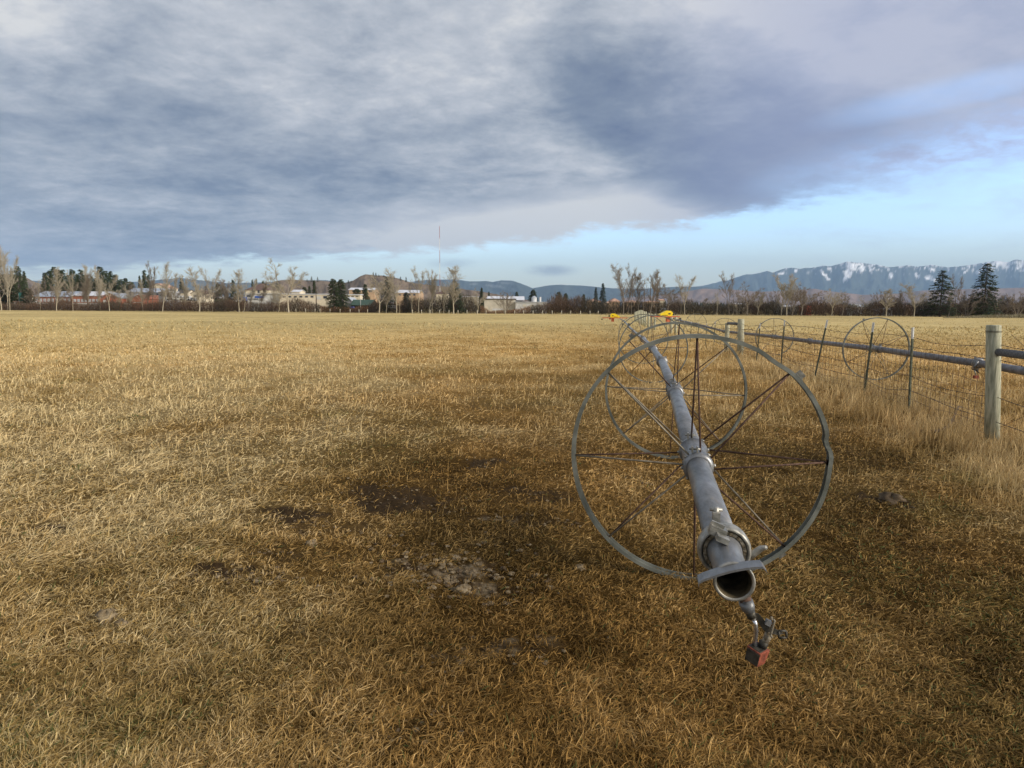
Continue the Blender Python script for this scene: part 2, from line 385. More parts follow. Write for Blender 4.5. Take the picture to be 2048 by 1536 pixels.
def groundmat(t, b):
    a = t.nodes.new('ShaderNodeVertexColor'); a.layer_name = 'col'
    n = tnoise(t, 22, 8, .75, stretch=(1, 1, .3)); n2_ = tnoise(t, 1.3, 8, .7, stretch=(1, .7, .3)); n3_ = tnoise(t, .12, 6, .6, stretch=(1, .6, 1))
    def mul(c, fac, lo, hi):
        mx = t.nodes.new('ShaderNodeMix'); mx.data_type = 'RGBA'; mx.blend_type = 'MULTIPLY'; mx.inputs[0].default_value = 1
        t.links.new(c, mx.inputs[6]); t.links.new(tramp(t, fac, [(.3, lo), (.7, hi)]), mx.inputs[7]); return mx.outputs[2]
    c = mul(a.outputs[0], n, (.55, .52, .48), (1.4, 1.38, 1.3)); c = mul(c, n2_, (.72, .72, .70), (1.22, 1.2, 1.2)); c = mul(c, n3_, (.85, .83, .8), (1.12, 1.13, 1.15))
    t.links.new(c, b.inputs['Base Color']); b.inputs['Roughness'].default_value = .95; b.inputs['Specular IOR Level'].default_value = .05
    tbump(t, b, n, .6, .03)
M['ground'] = mat('dry_field', groundmat)
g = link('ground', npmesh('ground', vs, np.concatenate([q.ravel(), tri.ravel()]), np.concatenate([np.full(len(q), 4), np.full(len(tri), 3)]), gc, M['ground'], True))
tag(g, kind='structure')

# ------------------------------------------------------------------ blades of grass and twigs (vectorised)
rng = np.random.default_rng(7)
def blades(name, X, Y, Z, az, elev, length, width, droop, col, m, tipcol=1.15, basecol=.6):
    """curved tapering ribbons: 2 base, 2 middle, 1 tip vertices"""
    n = len(X); ce, se = np.cos(elev), np.sin(elev)
    d = np.stack([np.cos(az) * ce, np.sin(az) * ce, se], -1)
    e2 = elev - droop; d2 = np.stack([np.cos(az) * np.cos(e2), np.sin(az) * np.cos(e2), np.sin(e2)], -1)
    sa = rng.uniform(0, math.pi, n); s = np.stack([-np.sin(az), np.cos(az), 0 * az], -1); up = np.cross(d, s)
    s = s * np.cos(sa * .35)[:, None] + up * np.sin(sa * .35)[:, None]
    b = np.stack([X, Y, Z], -1); L_ = length[:, None]; w = width[:, None] * .5
    mid = b + d * L_ * .5; tip = mid + d2 * L_ * .5
    V = np.stack([b - s * w, b + s * w, mid - s * w * .8, mid + s * w * .8, tip], 1).reshape(-1, 3)
    k = np.arange(n) * 5
    F = np.stack([k, k + 1, k + 3, k + 2, k + 2, k + 3, k + 4], -1).ravel(); sz = np.tile([4, 3], n)
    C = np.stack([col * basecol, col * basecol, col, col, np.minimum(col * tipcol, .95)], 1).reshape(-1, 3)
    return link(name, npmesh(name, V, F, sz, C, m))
def sample(n, ymin, ymax, amax=1.05):
    yy = rng.uniform(ymin, ymax, n); r = EYE * FPX / (yy - 614.)
    ta = rng.uniform(-amax, amax, n); return ta * r, r
def grass(name, n, ymin, ymax, kind):
    x, y = sample(n, ymin, ymax); r = np.hypot(x, y)
    b = bare(x, y); li, gr, re_ = fields(x, y); fd = fdist(x, y)
    strip = np.exp(-(np.clip(np.abs(fd + .2) - .5, 0, 9) / .55) ** 2)
    beyond = sst(fd, .3, 1.5) * .55
    px = r / FPX
    tuft = fbm(x * 3.2, y * 3.2, 101, 3)
    if kind == 'short':
        keep = rng.uniform(0, 1, n) > b * .97
        keep &= rng.uniform(0, 1, n) < (.52 + .9 * sst(fbm(x * 6, y * 6, 141, 3), .35, .6) + .4 * sst(r, 6, 12))
        L_ = rng.uniform(.022, .062, n) * (.6 + .7 * tuft + .4 * li)
        flow = fbm(x * 3.1, y * 3.1, 111, 3) * 20; azm = flow + rng.normal(0, 1.6, n)
        el = np.abs(rng.normal(.25, .34, n)); dr = rng.uniform(-.5, 1.5, n)
        L_ = np.maximum(L_, px * 4.5 * rng.uniform(.5, 1.4, n)); wd = np.maximum(rng.uniform(.0022, .0048, n), px * 1.45 * rng.uniform(.7, 1.3, n))
        el = np.minimum(el + sst(r, 8, 25) * .5, 1.35)
    elif kind == 'long':         # lying and leaning pale stems
        dens = np.clip(.12 + 1.1 * sst(tuft, .5, .68) * sst(li, .3, .75) + .25 * li, 0, 1) * (1 - .8 * lane(x, y) * sst(y, 9, 6)) * (.28 + .72 * sst(r, 3, 8))
        keep = (rng.uniform(0, 1, n) < dens) & (b < .35)
        L_ = rng.uniform(.06, .17, n) * (.5 + .8 * li)
        flow = fbm(x * 1.7 + 3, y * 1.7, 121, 3) * 18; azm = flow + rng.normal(0, .9, n)
        el = np.clip(np.abs(rng.normal(.12, .25, n)) + sst(r, 5.5, 14) * .6 * rng.uniform(.3, 1, n) + (rng.uniform(0, 1, n) < .06) * .6, 0, 1.4); dr = rng.uniform(-.2, .7, n)
        wd = np.maximum(rng.uniform(.0016, .0035, n), px * .85 * rng.uniform(.7, 1.2, n))
    elif kind == 'stand':        # standing tall stems, pale
        dens = np.clip(strip * (.2 + .7 * sst(tuft, .42, .6)) * (y > 5.5) + beyond * .6 + .32 * sst(r, 7, 16) * (li > .35) * sst(tuft, .38, .6) + .10 * sst(r, 30, 60) + .02 + .5 * sst(r, 9, 14) * lane(x, y) , 0, 1)
        keep = (rng.uniform(0, 1, n) < dens) & (b < .4)
        L_ = rng.uniform(.10, .27, n) * (.75 + .85 * strip * sst(y, 5, 10) + .3 * beyond) * (1 - .25 * sst(r, 25, 70))
        azm = rng.uniform(0, 6.3, n); el = np.clip(rng.normal(1.25, .22, n), .5, 1.57); dr = rng.uniform(0, .8, n)
        wd = np.maximum(rng.uniform(.0022, .0045, n), px * 1.15 * rng.uniform(.6, 1.2, n))
    k = rng.uniform(0, 1, n)
    x, y, r, L_, azm, el, dr, wd, k = [q_[keep] for q_ in (x, y, r, L_, azm, el, dr, wd, k)]
    if kind != 'short': k = k * .6 + .42
    c = sward(x, y, k) * (rng.uniform(.72, 1.28, len(x))[:, None])
    fd = fdist(x, y)
    if kind == 'stand':
        c = c * .85 + .15 * np.array([.48, .38, .20]); s_ = (np.exp(-((fd + .2) / .8) ** 2))[:, None]; c = c * (1 - .3 * s_) + .3 * s_ * np.array([.44, .33, .18])
    if kind == 'short':
        g_ = (rng.uniform(0, 1, len(x)) < .10 * sst(fields(x, y)[1], .4, .8) + .015)[:, None]; c = np.where(g_, np.array([.10, .125, .035]), c)
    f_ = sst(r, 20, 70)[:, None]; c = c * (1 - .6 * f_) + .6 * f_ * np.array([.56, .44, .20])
    z = gz(x, y) - .004 + (rng.uniform(0, .028, len(x)) if kind == 'short' else rng.uniform(0, .035, len(x)) if kind == 'long' else 0)
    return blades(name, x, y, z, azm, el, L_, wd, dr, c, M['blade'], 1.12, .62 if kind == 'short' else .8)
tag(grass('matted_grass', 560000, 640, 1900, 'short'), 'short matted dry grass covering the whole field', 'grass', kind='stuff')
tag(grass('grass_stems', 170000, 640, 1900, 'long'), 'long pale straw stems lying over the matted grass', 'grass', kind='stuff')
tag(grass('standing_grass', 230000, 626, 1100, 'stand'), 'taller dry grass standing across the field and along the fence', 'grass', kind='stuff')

# lumps of dry soil
M['clod'] = simple('dried_mud', (.10, .07, .036), (.28, .215, .13), 16, .95, bump=1.0)
M['clod_dark'] = simple('damp_mud', (.055, .037, .020), (.15, .105, .06), 9, .95, bump=.8)
def lump(mb, c, r, seed, fl=.55, n=10):
    random.seed(seed); ph = [random.uniform(0, 6.3) for _ in range(6)]; vs = []; fs = []
    for i in range(n + 1):
        th = math.pi * i / n
        for j in range(2 * n):
            a = math.pi * j / n
            k = 1 + .26 * math.sin(2 * a + ph[0]) * math.sin(2 * th + ph[1]) + .2 * math.sin(4 * a + ph[2]) * math.sin(3 * th + ph[3]) + random.uniform(-.17, .17)
            vs.append(Vector(c) + Vector((math.sin(th) * math.cos(a) * r * k, math.sin(th) * math.sin(a) * r * k * .85, math.cos(th) * r * k * fl)))
    for i in range(n):
        for j in range(2 * n): fs.append((i * 2 * n + j, (i + 1) * 2 * n + j, (i + 1) * 2 * n + (j + 1) % (2 * n), i * 2 * n + (j + 1) % (2 * n)))
    mb.add(vs, fs)
mb = MB(); random.seed(3)
spots = []
for k in range(260):
    px = 900 + random.gauss(0, 84); py = 1152 + random.gauss(0, 31) + (px - 900) * .12; spots.append((px, py, random.uniform(.005, .024) * random.uniform(.6, 1)))
for k in range(30): spots.append((500 + random.gauss(0, 60), 1160 + random.gauss(0, 10), random.uniform(.006, .02)))
for (cx_, cy_, rx_, ry_, _o, st_) in BARE:
    if cy_ < 9 and st_ > .48:
        for k in range(16):
            q_ = project((cx_ + random.gauss(0, rx_ * .6), cy_ + random.gauss(0, ry_ * .6), 0)); spots.append((q_[0], q_[1], random.uniform(.004, .013)))
for k in range(36): spots.append((760 + random.uniform(-200, 300), 1000 + random.gauss(0, 35), random.uniform(.005, .013)))
for i, (px, py, r_) in enumerate(spots):
    p = onz(px, py); mb.cur = 0 if random.random() < .6 else 1; lump(mb, (p.x, p.y, float(gz(p.x, p.y)) + r_ * .1 + .010), r_ * 1.15, i, .5, 6)
mb.cur = 0
tag(mb.build('crumbled_soil', [M['clod'], M['clod_dark']]), 'scattered crumbs of dried grey mud on the bare patches', 'soil', kind='stuff')
for px, py, r_, mm, lab in [(213, 1243, .062, 'clod', 'larger of two grey mud clods lying side by side in grass at left'), (246, 1252, .042, 'clod', 'smaller grey mud clod right beside the larger one at left'),
                            (623, 1090, .045, 'clod', 'pale rough mud clod below the dark bare patch left of centre'), (1782, 1008, .105, 'clod_dark', 'dark brown clump of mud lying right of the big wheel'),
                            (1160, 1140, .035, 'clod', 'small tan clod in the grass left of the open pipe end'), (1030, 980, .022, 'clod', 'little whitish clod right of the dark soil patch'),
                            (1090, 1322, .018, 'clod', 'small pale stone in the short grass near bottom centre'), (925, 1180, .055, 'clod', 'flat grey clod among the crumbled soil')]:
    p = onz(px, py); mb = MB(); mb.smooth = True; lump(mb, (0, 0, 0), r_, int(px), .5, 12); o = mb.build('clod', M[mm])
    o.location = (p.x, p.y, float(gz(p.x, p.y)) + r_ * .22); tag(o, lab, 'clod')
mb = MB(); pts = [onz(x, y, .05) for x, y in ((1838, 862), (1856, 866), (1876, 865), (1896, 858), (1906, 846), (1914, 834), (1922, 832))]
for i, p in enumerate(pts): p.z += [.0, .02, .02, .03, .08, .16, .14][i]
mb.tube(pts, [.022, .025, .022, .02, .017, .014, .01], 8); tag(mb.build('stick', M['fir_trunk']), 'dark bent stick lying in the tall grass left of the thick fence post', 'stick')

# ------------------------------------------------------------------ wheel lines
RW = .778; AX = .79
def frame(axis):
    y = Vector((axis.x, axis.y, 0)).normalized(); x = Vector((y.y, -y.x, 0)); return Matrix((x, y, Vector((0, 0, 1)))).transposed()
def dent(a):
    d = ((a - math.radians(9) + math.pi) % (2 * math.pi)) - math.pi
    k = -.013 * math.exp(-(d / .045) ** 2) + .007 * math.exp(-((d + .11) / .06) ** 2)
    k += -.012 * math.exp(-((a - .93) / .10) ** 2) + .006 * math.sin(3 * a + 1)
    return k, .010 * math.sin(2 * a + .6) + .018 * math.exp(-(d / .08) ** 2)
w_ = .029
prof = [(-w_, RW), (w_, RW), (w_, RW - .024), (w_ - .004, RW - .024), (w_ - .006, RW - .006), (.008, RW - .006), (.005, RW - .013), (-.005, RW - .013), (-.008, RW - .006), (-w_ + .006, RW - .006), (-w_ + .004, RW - .024), (-w_, RW - .024)]
def rimmesh(name, fn=None):
    mb = MB(); mb.lathe(prof, 144, True, fn=fn); return mb.mesh(name, M['rim'])
RIMD, RIM = rimmesh('rim_dented', dent), rimmesh('rim')
def hubmesh():
    mb = MB(); mb.smooth = True
    mb.lathe([(-.25, .067), (-.25, .071), (-.236, .088), (-.19, .090), (-.182, .076), (.182, .076), (.19, .090), (.236, .088), (.25, .071), (.25, .067)], 40)
    mb.smooth = False; mb.cur = 1
    for s_ in (-.213, .213):
        for dx in (-.014, .014): mb.box((dx - .02, s_, .104), (.009, .042, .036))
        mb.tube([(-.052, s_, .106), (.012, s_, .106)], .007, 6)
        for a in (0, 45, 135, 180, 225, 270, 315): 
            A_ = math.radians(a + 6); mb.tube([(.085 * math.cos(A_), s_, .085 * math.sin(A_)), (.100 * math.cos(A_), s_, .100 * math.sin(A_))], .011, 6)
    return mb.mesh('hub', [M['galv'], M['galv_light']])
HUB = hubmesh()
def spokemesh(name, s_, m):
    mb = MB(); mb.tube([(RW - .012, 0, 0), (.09, s_ * .213, .012 * s_)], .0056, 8); mb.cur = 0; mb.smooth = False; mb.box((RW - .014, 0, 0), (.012, .03, .03)); return mb.mesh(name, m)
SPK = [spokemesh('spoke_a', s_, m) for s_ in (-1, 1) for m in (M['rod'], M['rust'])]
def cleatmesh():
    mb = MB(); mb.box((RW + .018, .03, 0), (.038, .004, .05)); mb.box((RW + .003, .01, 0), (.004, .05, .05)); return mb.mesh('cleat', M['galv_light'])
CLEAT = cleatmesh()
def wheel(parent, c, axis, phase=0., dented=False, seed=0, scale=1.):
    random.seed(seed); F = frame(axis).to_4x4()
    R0 = Matrix.Translation(c) @ F @ Matrix.Rotation(-phase, 4, 'Y') @ Matrix.Scale(scale, 4)
    w = link('wheel', RIMD if dented else RIM, parent, parent.matrix_basis.inverted() @ R0)
    link('hub', HUB, w)
    for k in range(8):
        for s_ in (0, 1):
            rusty = (random.random() < .45)
            link('spoke', SPK[s_ * 2 + (1 if rusty else 0)], w, Matrix.Rotation(-math.radians(45 * k), 4, 'Y'))
    for k in ((1, 7) if dented else (3,)): link('cleat', CLEAT, w, Matrix.Rotation(-math.radians(45 * k - 4), 4, 'Y'))
    return w
def coupler(parent, c, axis):
    mb = MB(); mb.smooth = True
    mb.lathe([(-.07, .067), (-.07, .074), (-.03, .078), (-.028, .095), (.0, .099), (.02, .097), (.024, .080), (.07, .074), (.07, .067)], 32)
    mb.smooth = False; mb.box((-.055, -.01, .095), (.03, .035, .035)); mb.box((.062, .0, .085), (.03, .03, .03)); mb.tube([(.0, .03, -.07), (.02, .04, -.13)], .012, 8)
    return mb.build('coupler', M['galv'], parent, parent.matrix_basis.inverted() @ Matrix.Translation(c) @ frame(axis).to_4x4())
def pipe(parent, pts, r=.066, m='galv'):
    mb = MB(); mb.tube([parent.matrix_basis.inverted() @ p for p in pts], r, 40); return mb.build('pipe', M[m], parent)
def mover(parent, c, axis, wide, flip):
    """red drive frame across the pipe with a yellow engine cover and two small pairs of wheels"""
    Mx = parent.matrix_basis.inverted() @ Matrix.Translation(c) @ frame(axis).to_4x4()
    mb = MB()
    for y in (-.35, .35): mb.box((0, y, .08), (wide, .07, .09))
    for x in (-wide * .49, -wide * .2, wide * .2, wide * .49): mb.box((x, 0, .08), (.07, .7, .07))
    mb.box((flip * -.28, 0, -.18), (.34, .3, .42)); mb.box((flip * -.62, 0, -.02), (.22, .25, .2))
    fr_ = mb.build('mover_frame', M['frame_red'], parent, Mx)
    mb = MB(); f = flip
    pr = [(-.55, .13), (-.62, .42), (-.45, .60), (-.05, .62), (.55, .30), (.62, .13)]
    vs = [(f * a, y * (1 if 0 < i < 5 else 1), z) for y in (-.33, .33) for i, (a, z) in enumerate(pr)]
    vs = [(x, y * (.82 if z > .5 else 1), z) for x, y, z in vs]
    fs = [tuple(range(6)), tuple(range(11, 5, -1))] + [(i, i + 6, (i + 1) % 6 + 6, (i + 1) % 6) for i in range(6)]
    mb.add(vs, fs); mb.cur = 1; mb.box((f * -.3, -.30, .34), (.18, .1, .12)); mb.box((f * .1, -.332, .2), (.5, .012, .05))
    mb.build('engine_cover', [M['yellow'], M['dark_metal']], parent, Mx)
    mb = MB(); mb.tube([(-f * .72, 0, .2), (-f * .72, 0, .42)], .09, 12); mb.build('engine', M['dark_metal'], parent, Mx)
    mb = MB(); mb.box((-f * wide * .52, -.3, -.1), (.16, .16, .16)); mb.build('bearing', M['dark_metal'], parent, Mx)
    for x in (-wide * .46, wide * .3):
        mb = MB(); mb.lathe([(a, b_ * .72) for a, b_ in prof], 72, True, T=Vector((x, 0.35, -.03)))
        for k in range(8):
            A_ = math.radians(45 * k + 10); mb.tube([(x, .35, -.03), (x + .56 * math.cos(A_), .35, -.03 + .56 * math.sin(A_))], .007, 4)
        mb.build('drive_wheel', M['rim'], parent, Mx)

# left line: begins near the camera, runs away and bends to the left
line = empty('wheel_line', (1.2, 4.0, 0)); bpy.context.view_layer.update()
tag(line, 'long aluminium irrigation wheel line starting at the open pipe end in the right foreground', 'irrigation line')
LP = [onz(*q_, AX) for q_ in ((1450, 1095), (1391, 917), (1349, 782), (1324, 724), (1306, 698), (1286, 678), (1267, 663), (1257, 652), (1249, 643), (1240, 637.5))]
P_end = onz(1468, 1163, AX)
end = P_end; d0 = (LP[1] - end); d0.z = 0; d0.normalize()
LP[0] = end + d0 * ((LP[0] - end).length)
PTS = [Vector((p.x, p.y, p.z)) for p in LP]
smo = [PTS[0]]
for a, b_ in zip(PTS[:-1], PTS[1:]): smo += [a.lerp(b_, .5), b_]
pipe(line, smo[:3]); pipe(line, smo[2:5]); pipe(line, smo[4:])
wheel(line, PTS[1], PTS[1] - end, math.radians(1.5), True, 4)
wheel(line, PTS[2], PTS[3] - PTS[1], math.radians(-2), False, 12)
wheel(line, PTS[4], PTS[5] - PTS[3], math.radians(4), False, 9)
wheel(line, PTS[5], PTS[6] - PTS[4], math.radians(14), False, 10)
wheel(line, PTS[6], PTS[7] - PTS[5], math.radians(9), False, 11)
for i, j in ((3, 2), (7, 6), (8, 7)): coupler(line, PTS[i], PTS[i] - PTS[j])
mover(line, onz(1230, 637, AX + .1), Vector((.1, 1, 0)), 3.1, 1)
# beyond the mover the pipe goes on to a raised far end
far = [onz(1238, 636, AX), onz(1262, 631, AX), onz(1256, 622.5, AX + .5)]
# near end: coupler ring, neck, bell, saddle plate
Fm = frame(d0).to_4x4()
def at(s_): return line.matrix_basis.inverted() @ Matrix.Translation(end + d0 * s_) @ Fm
sC = (PTS[0] - end).length
mb = MB(); mb.smooth = True
mb.lathe([(.10, .067), (.06, .072), (.025, .090), (.012, .099), (-.02, .101), (-.045, .098), (-.052, .093), (-.052, .086), (-.03, .083), (-.028, .066)], 56)
mb.smooth = False
mb.box((-.028, .035, .112), (.028, .03, .035)); mb.tube([(-.028, .05, .10), (-.028, .05, .145)], .012, 8); mb.tube([(-.052, .05, .135), (-.004, .05, .135)], .008, 6)
mb.cur = 1
for k in range(44):
    A_ = 2 * math.pi * k / 44; mb.box((.074 * math.cos(A_), -.042, .074 * math.sin(A_)), (.012, .012 + .006 * math.sin(k * 2.3), .011), Matrix.Rotation(-A_, 3, 'Y'))
mb.build('coupler', [M['galv_light'], M['dirty']], line, at(sC))
mb = MB(); mb.box((-.034, -.078, .092), (.062, .045, .035), Matrix.Rotation(.35, 3, 'Y')); mb.box((-.034, -.080, .116), (.05, .012, .016), Matrix.Rotation(.35, 3, 'Y')); mb.box((-.02, -.12, .078), (.045, .05, .02), Matrix.Rotation(.35, 3, 'Y'))
mb.build('latch', M['galv_light'], line, at(sC))
mb = MB(); mb.tube([(.085, -.03, -.03), (.11, -.035, .0), (.135, -.03, .02), (.15, -.045, .03)], [.012, .014, .012, .008], 8); mb.build('lever', M['galv_light'], line, at(sC))
mb = MB(); mb.smooth = True
mb.lathe([(sC - .03, .066), (sC - .06, .064), (sC - .09, .060), (.10, .058), (.07, .060), (.03, .066), (.004, .070), (-.004, .070), (-.006, .066), (-.004, .058), (.03, .056), (.10, .052), (.115, .047), (.14, .047), (.16, .052), (sC, .052)], 56)
nk = mb.build('neck', [M['galv'], M['inside'], M['galv_light']], line, at(0))
me = nk.data
for p_ in me.polygons:
    if p_.center.y < .006: p_.material_index = 2
    if Vector(p_.center).xz.length < .0575 and p_.center.y > .0: p_.material_index = 1
mb = MB(); mb.smooth = True      # saddle plate over the mouth
vs = []; th = .0035; wing = [(-.112, .046), (-.109, .060), (-.09, .066), (-.055, .071), (-.03, .0745), (0, .077), (.03, .0775), (.06, .0765), (.085, .074), (.106, .070), (.114, .052)]
for y in (-.028, .040):
    for (x, z) in wing: vs.append((x, y, z + (.004 if y < 0 else 0)))
for y in (-.028, .040):
    for (x, z) in wing: vs.append((x, y, z - th))
n_ = len(wing); fs = []
for i in range(n_ - 1):
    fs += [(i, i + 1, n_ + i + 1, n_ + i), (2 * n_ + i, 3 * n_ + i, 3 * n_ + i + 1, 2 * n_ + i + 1), (i, 2 * n_ + i, 2 * n_ + i + 1, i + 1), (n_ + i, n_ + i + 1, 3 * n_ + i + 1, 3 * n_ + i)]
fs += [(0, n_, 3 * n_, 2 * n_), (n_ - 1, 3 * n_ - 1, 4 * n_ - 1, 2 * n_ - 1)]
mb.smooth = False; mb.add(vs, fs); mb.build('saddle_plate', M['galv'], line, at(-.035) @ Matrix.Translation((0, 0, -.016)) @ Matrix.Rotation(-.30, 4, 'Y'))
# hanging sprinkler with its red counterweight
Ye = end.y + .03
LI = line.matrix_basis.inverted()
def q3(px, py, dy=0.): return LI @ atY(px, py, Ye + dy)
mb = MB(); mb.tube([q3(1482, 1180, .03), q3(1489, 1200, .02), q3(1494, 1208)], [.016, .016, .017], 16); mb.cur = 1
mb.tube([q3(1490, 1196, .02), q3(1493, 1207)], .021, 16); mb.cur = 0
mb.tube([q3(1491, 1203), q3(1496, 1215), q3(1499, 1223)], [.025, .024, .019], 20); mb.cur = 2
mb.tube([q3(1499, 1221), q3(1504, 1234)], .0165, 16); mb.cur = 3; mb.tube([q3(1503, 1231), q3(1505.5, 1237)], .0125, 16)
spr = mb.build('sprinkler', [M['galv'], M['rust'], M['dark_metal'], M['galv_light']], line)
mb = MB(); mb.tube([q3(1507, 1237), q3(1511, 1248, -.005), q3(1512, 1262, -.008), q3(1510.5, 1278), q3(1509, 1291)], .0078, 16); mb.build('tube', M['chrome'], spr)
cB = q3(1514, 1309); mb = MB(); Rb = Matrix.Rotation(math.radians(-52), 3, 'Z') @ Matrix.Rotation(math.radians(10), 3, 'Y')
vs = []
for z in (-.030, .028):
    for a_, b_ in ((-.030, -.026), (.026, -.030), (.030, .026), (-.028, .030)):
        k_ = .82 if z < 0 else 1; vs.append(cB + Rb @ Vector((a_ * k_, b_ * k_, z)))
mb.add(vs, [(0, 3, 2, 1), (4, 5, 6, 7), (0, 1, 5, 4), (1, 2, 6, 5), (2, 3, 7, 6), (3, 0, 4, 7)])
mb.cur = 1; mb.box(cB + Rb @ Vector((-.0005, -.029, 0)), (.050, .004, .046), Rb); mb.box(cB + Rb @ Vector((-.002, 0, .0285)), (.046, .046, .004), Rb)
wgt = mb.build('weight', [M['red'], M['dark_metal']], spr)
mb = MB(); mb.tube([q3(1538, 1262), q3(1534, 1276), q3(1527, 1290)], [.011, .013, .011], 14); mb.cur = 1; mb.tube([q3(1528, 1283), q3(1524, 1297)], .016, 6); mb.build('nozzle', [M['dirty'], M['dark_metal']], spr)
bv = wgt.modifiers.new('bevel', 'BEVEL'); bv.width = .0035; bv.segments = 2
mb = MB()   # impact arm: a twisted dark strap
arm = [(1507, 1230, .012), (1516, 1234, .022), (1524, 1245, .024), (1532, 1256, .022), (1542, 1262, .020), (1553, 1265, .019), (1562, 1269, .018)]
ts = []; 
for (x, y, w2) in arm: a = q3(x, y, -.01); ts.append((a, w2))
vs = []
for i, (a, w2) in enumerate(ts):
    tw = .25 * i; up = Vector((math.sin(tw) * .5, -.3 + .2 * i * .3, math.cos(tw))).normalized(); vs += [a - up * w2 * .6, a + up * w2 * .6, a + up * w2 * .6 + Vector((0, .004, 0)), a - up * w2 * .6 + Vector((0, .004, 0))]
fs = []
for i in range(len(ts) - 1):
    for k in range(4): fs.append((i * 4 + k, i * 4 + (k + 1) % 4, i * 4 + 4 + (k + 1) % 4, i * 4 + 4 + k))
mb.add(vs, fs + [(0, 1, 2, 3)]); 
a, b_ = q3(1558, 1262, -.01), q3(1573, 1275, -.01)
e1, e2_ = q3(1572, 1262, -.01), q3(1558, 1276, -.01)
for s_, t_ in ((a, e1), (e1, b_), (b_, e2_), (e2_, a)): mb.tube([s_, t_], .0042, 6)
mb.cur = 1; mb.box(q3(1536, 1245, -.012), (.020, .016, .018), Matrix.Rotation(.5, 3, 'Y'))
mb.cur = 2; mb.tube([q3(1546, 1239, -.02), q3(1549, 1241, -.02), q3(1545, 1256, -.02), q3(1541, 1270, -.02), q3(1544, 1275, -.02)], .0042, 8)
mb.tube([q3(1543, 1240, -.02), q3(1543, 1234, -.02)], .005, 8)
mb.build('bracket', [M['dark_metal'], M['galv'], M['dirty']], spr)

# right line beyond the fence
rl = empty('wheel_line', (8.9, 15.6, 0)); bpy.context.view_layer.update()
tag(rl, 'second grey irrigation wheel line running behind the wire fence on the right', 'irrigation line')
def pz(px, py, Y): return atY(px, py, Y)
RP = [pz(2300, 776, 7.4), pz(2048, 742, 9.9), pz(1956, 726.5, 11.4), pz(1751.7, 697.6, 15.4), pz(1620, 682.5, 21.0), pz(1549, 673.5, 26.0), pz(1449, 663, 36.0), pz(1392, 648, 46.0), pz(1362, 641.5, 52.0), pz(1345, 636.5, 57.0)]
sm2 = [RP[0]]
for a, b_ in zip(RP[:-1], RP[1:]): sm2 += [a.lerp(b_, .5), b_]
pipe(rl, sm2[:5], .066, 'galv_dull'); pipe(rl, sm2[4:9], .066, 'galv_dull'); pipe(rl, sm2[8:], .066, 'galv_dull')
wheel(rl, RP[3], RP[4] - RP[2], math.radians(-17), False, 22, .97)
for i, ph, sd_ in ((5, 5, 23), (6, 30, 24), (7, 12, 25)): wheel(rl, RP[i], Vector((.12, 1, 0)), math.radians(ph), False, sd_, .97)
for i, j in ((2, 1), (4, 3), (8, 7)): coupler(rl, RP[i], RP[i] - RP[j])
mover(rl, pz(1330, 635, 58.0), Vector((-.05, 1, 0)), 2.5, -1)
RI = rl.matrix_basis.inverted()
def q4(px, py): return RI @ atY(px, py, 11.2)
mb = MB(); mb.tube([q4(1956, 722), q4(1952, 730), q4(1947, 736)], .018, 8); mb.cur = 1; mb.tube([q4(1944, 738), q4(1951, 739), q4(1957, 745)], .014, 8)
mb.cur = 2; mb.tube([q4(1948, 739), q4(1951, 746), q4(1951, 752)], .011, 8); mb.cur = 3
mb.box(q4(1951.5, 754), (.07, .06, .055)); mb.build('sprinkler', [M['galv'], M['dark_metal'], M['galv_light'], M['red']], rl)

# ------------------------------------------------------------------ the fence
fence = empty('wire_fence', (6.12, 8.0, 0)); bpy.context.view_layer.update(); FI = fence.matrix_basis.inverted()
tag(fence, 'barbed and woven wire fence with wooden and steel posts receding on the right', 'fence')
def woodpost(bx, by, ztop, r, lean=0., leany=0., name='wood_post'):
    z0 = float(gz(bx, by)) - .1; mb = MB(); mb.smooth = True
    H_ = ztop - z0; pts = [(0, 0, 0), (lean * .5 + .004, 0, H_ * .5), (lean, leany, H_ - .012), (lean, leany, H_)]
    mb.tube(pts, [r * 1.03, r, r * .98, r * .93], 24)
    random.seed(int(bx * 100))
    return mb.build(name, M['wood_post'], fence, FI @ Matrix.Translation((bx, by, z0)))
def steelpost(bx, by, tx, ty, ztop):
    """T-section post from its foot to its tip"""
    a = Vector((bx, by, float(gz(bx, by)) - .1)); b_ = Vector((tx, ty, ztop)); d = (b_ - a); Ld = d.length; d.normalize()
    Rt = d.to_track_quat('Z', 'Y').to_matrix(); mb = MB()
    mb.box((0, 0, Ld * .44), (.042, .006, Ld * .88)); mb.box((0, .016, Ld * .44), (.006, .026, Ld * .88))
    k = .3
    while k < Ld * .86: mb.box((0, -.005, k), (.014, .007, .014)); k += .055
    p_ = mb.build('steel_post', M['tpost'], fence, FI @ Matrix.Translation(a) @ Rt.to_4x4())
    mb = MB(); mb.box((0, 0, Ld * .94), (.042, .006, Ld * .12)); mb.box((0, .016, Ld * .94), (.006, .026, Ld * .12)); mb.build('post_tip', M['white_tip'], p_)
    return p_
def zat(px, py, Y): return atY(px, py, Y).z
w1 = woodpost(6.12, 8.0, zat(1985, 650, 8.0), .081, -.13)
w0 = woodpost(5.2, 4.6, 1.5, .08)
mb = MB(); mb.smooth = True
for k, z_ in enumerate((.0, .011)): mb.lathe([(z_ - .002, .080), (z_ - .002, .084), (z_ + .002, .084), (z_ + .002, .080)], 24, True, R=Matrix.Rotation(math.pi / 2, 3, 'X'))
mb.build('wire_band', M['wire'], w1, Matrix.Translation((-.125, 0, zat(1985, 650, 8.0) + .1 - float(gz(6.12, 8.0)) - .085)))
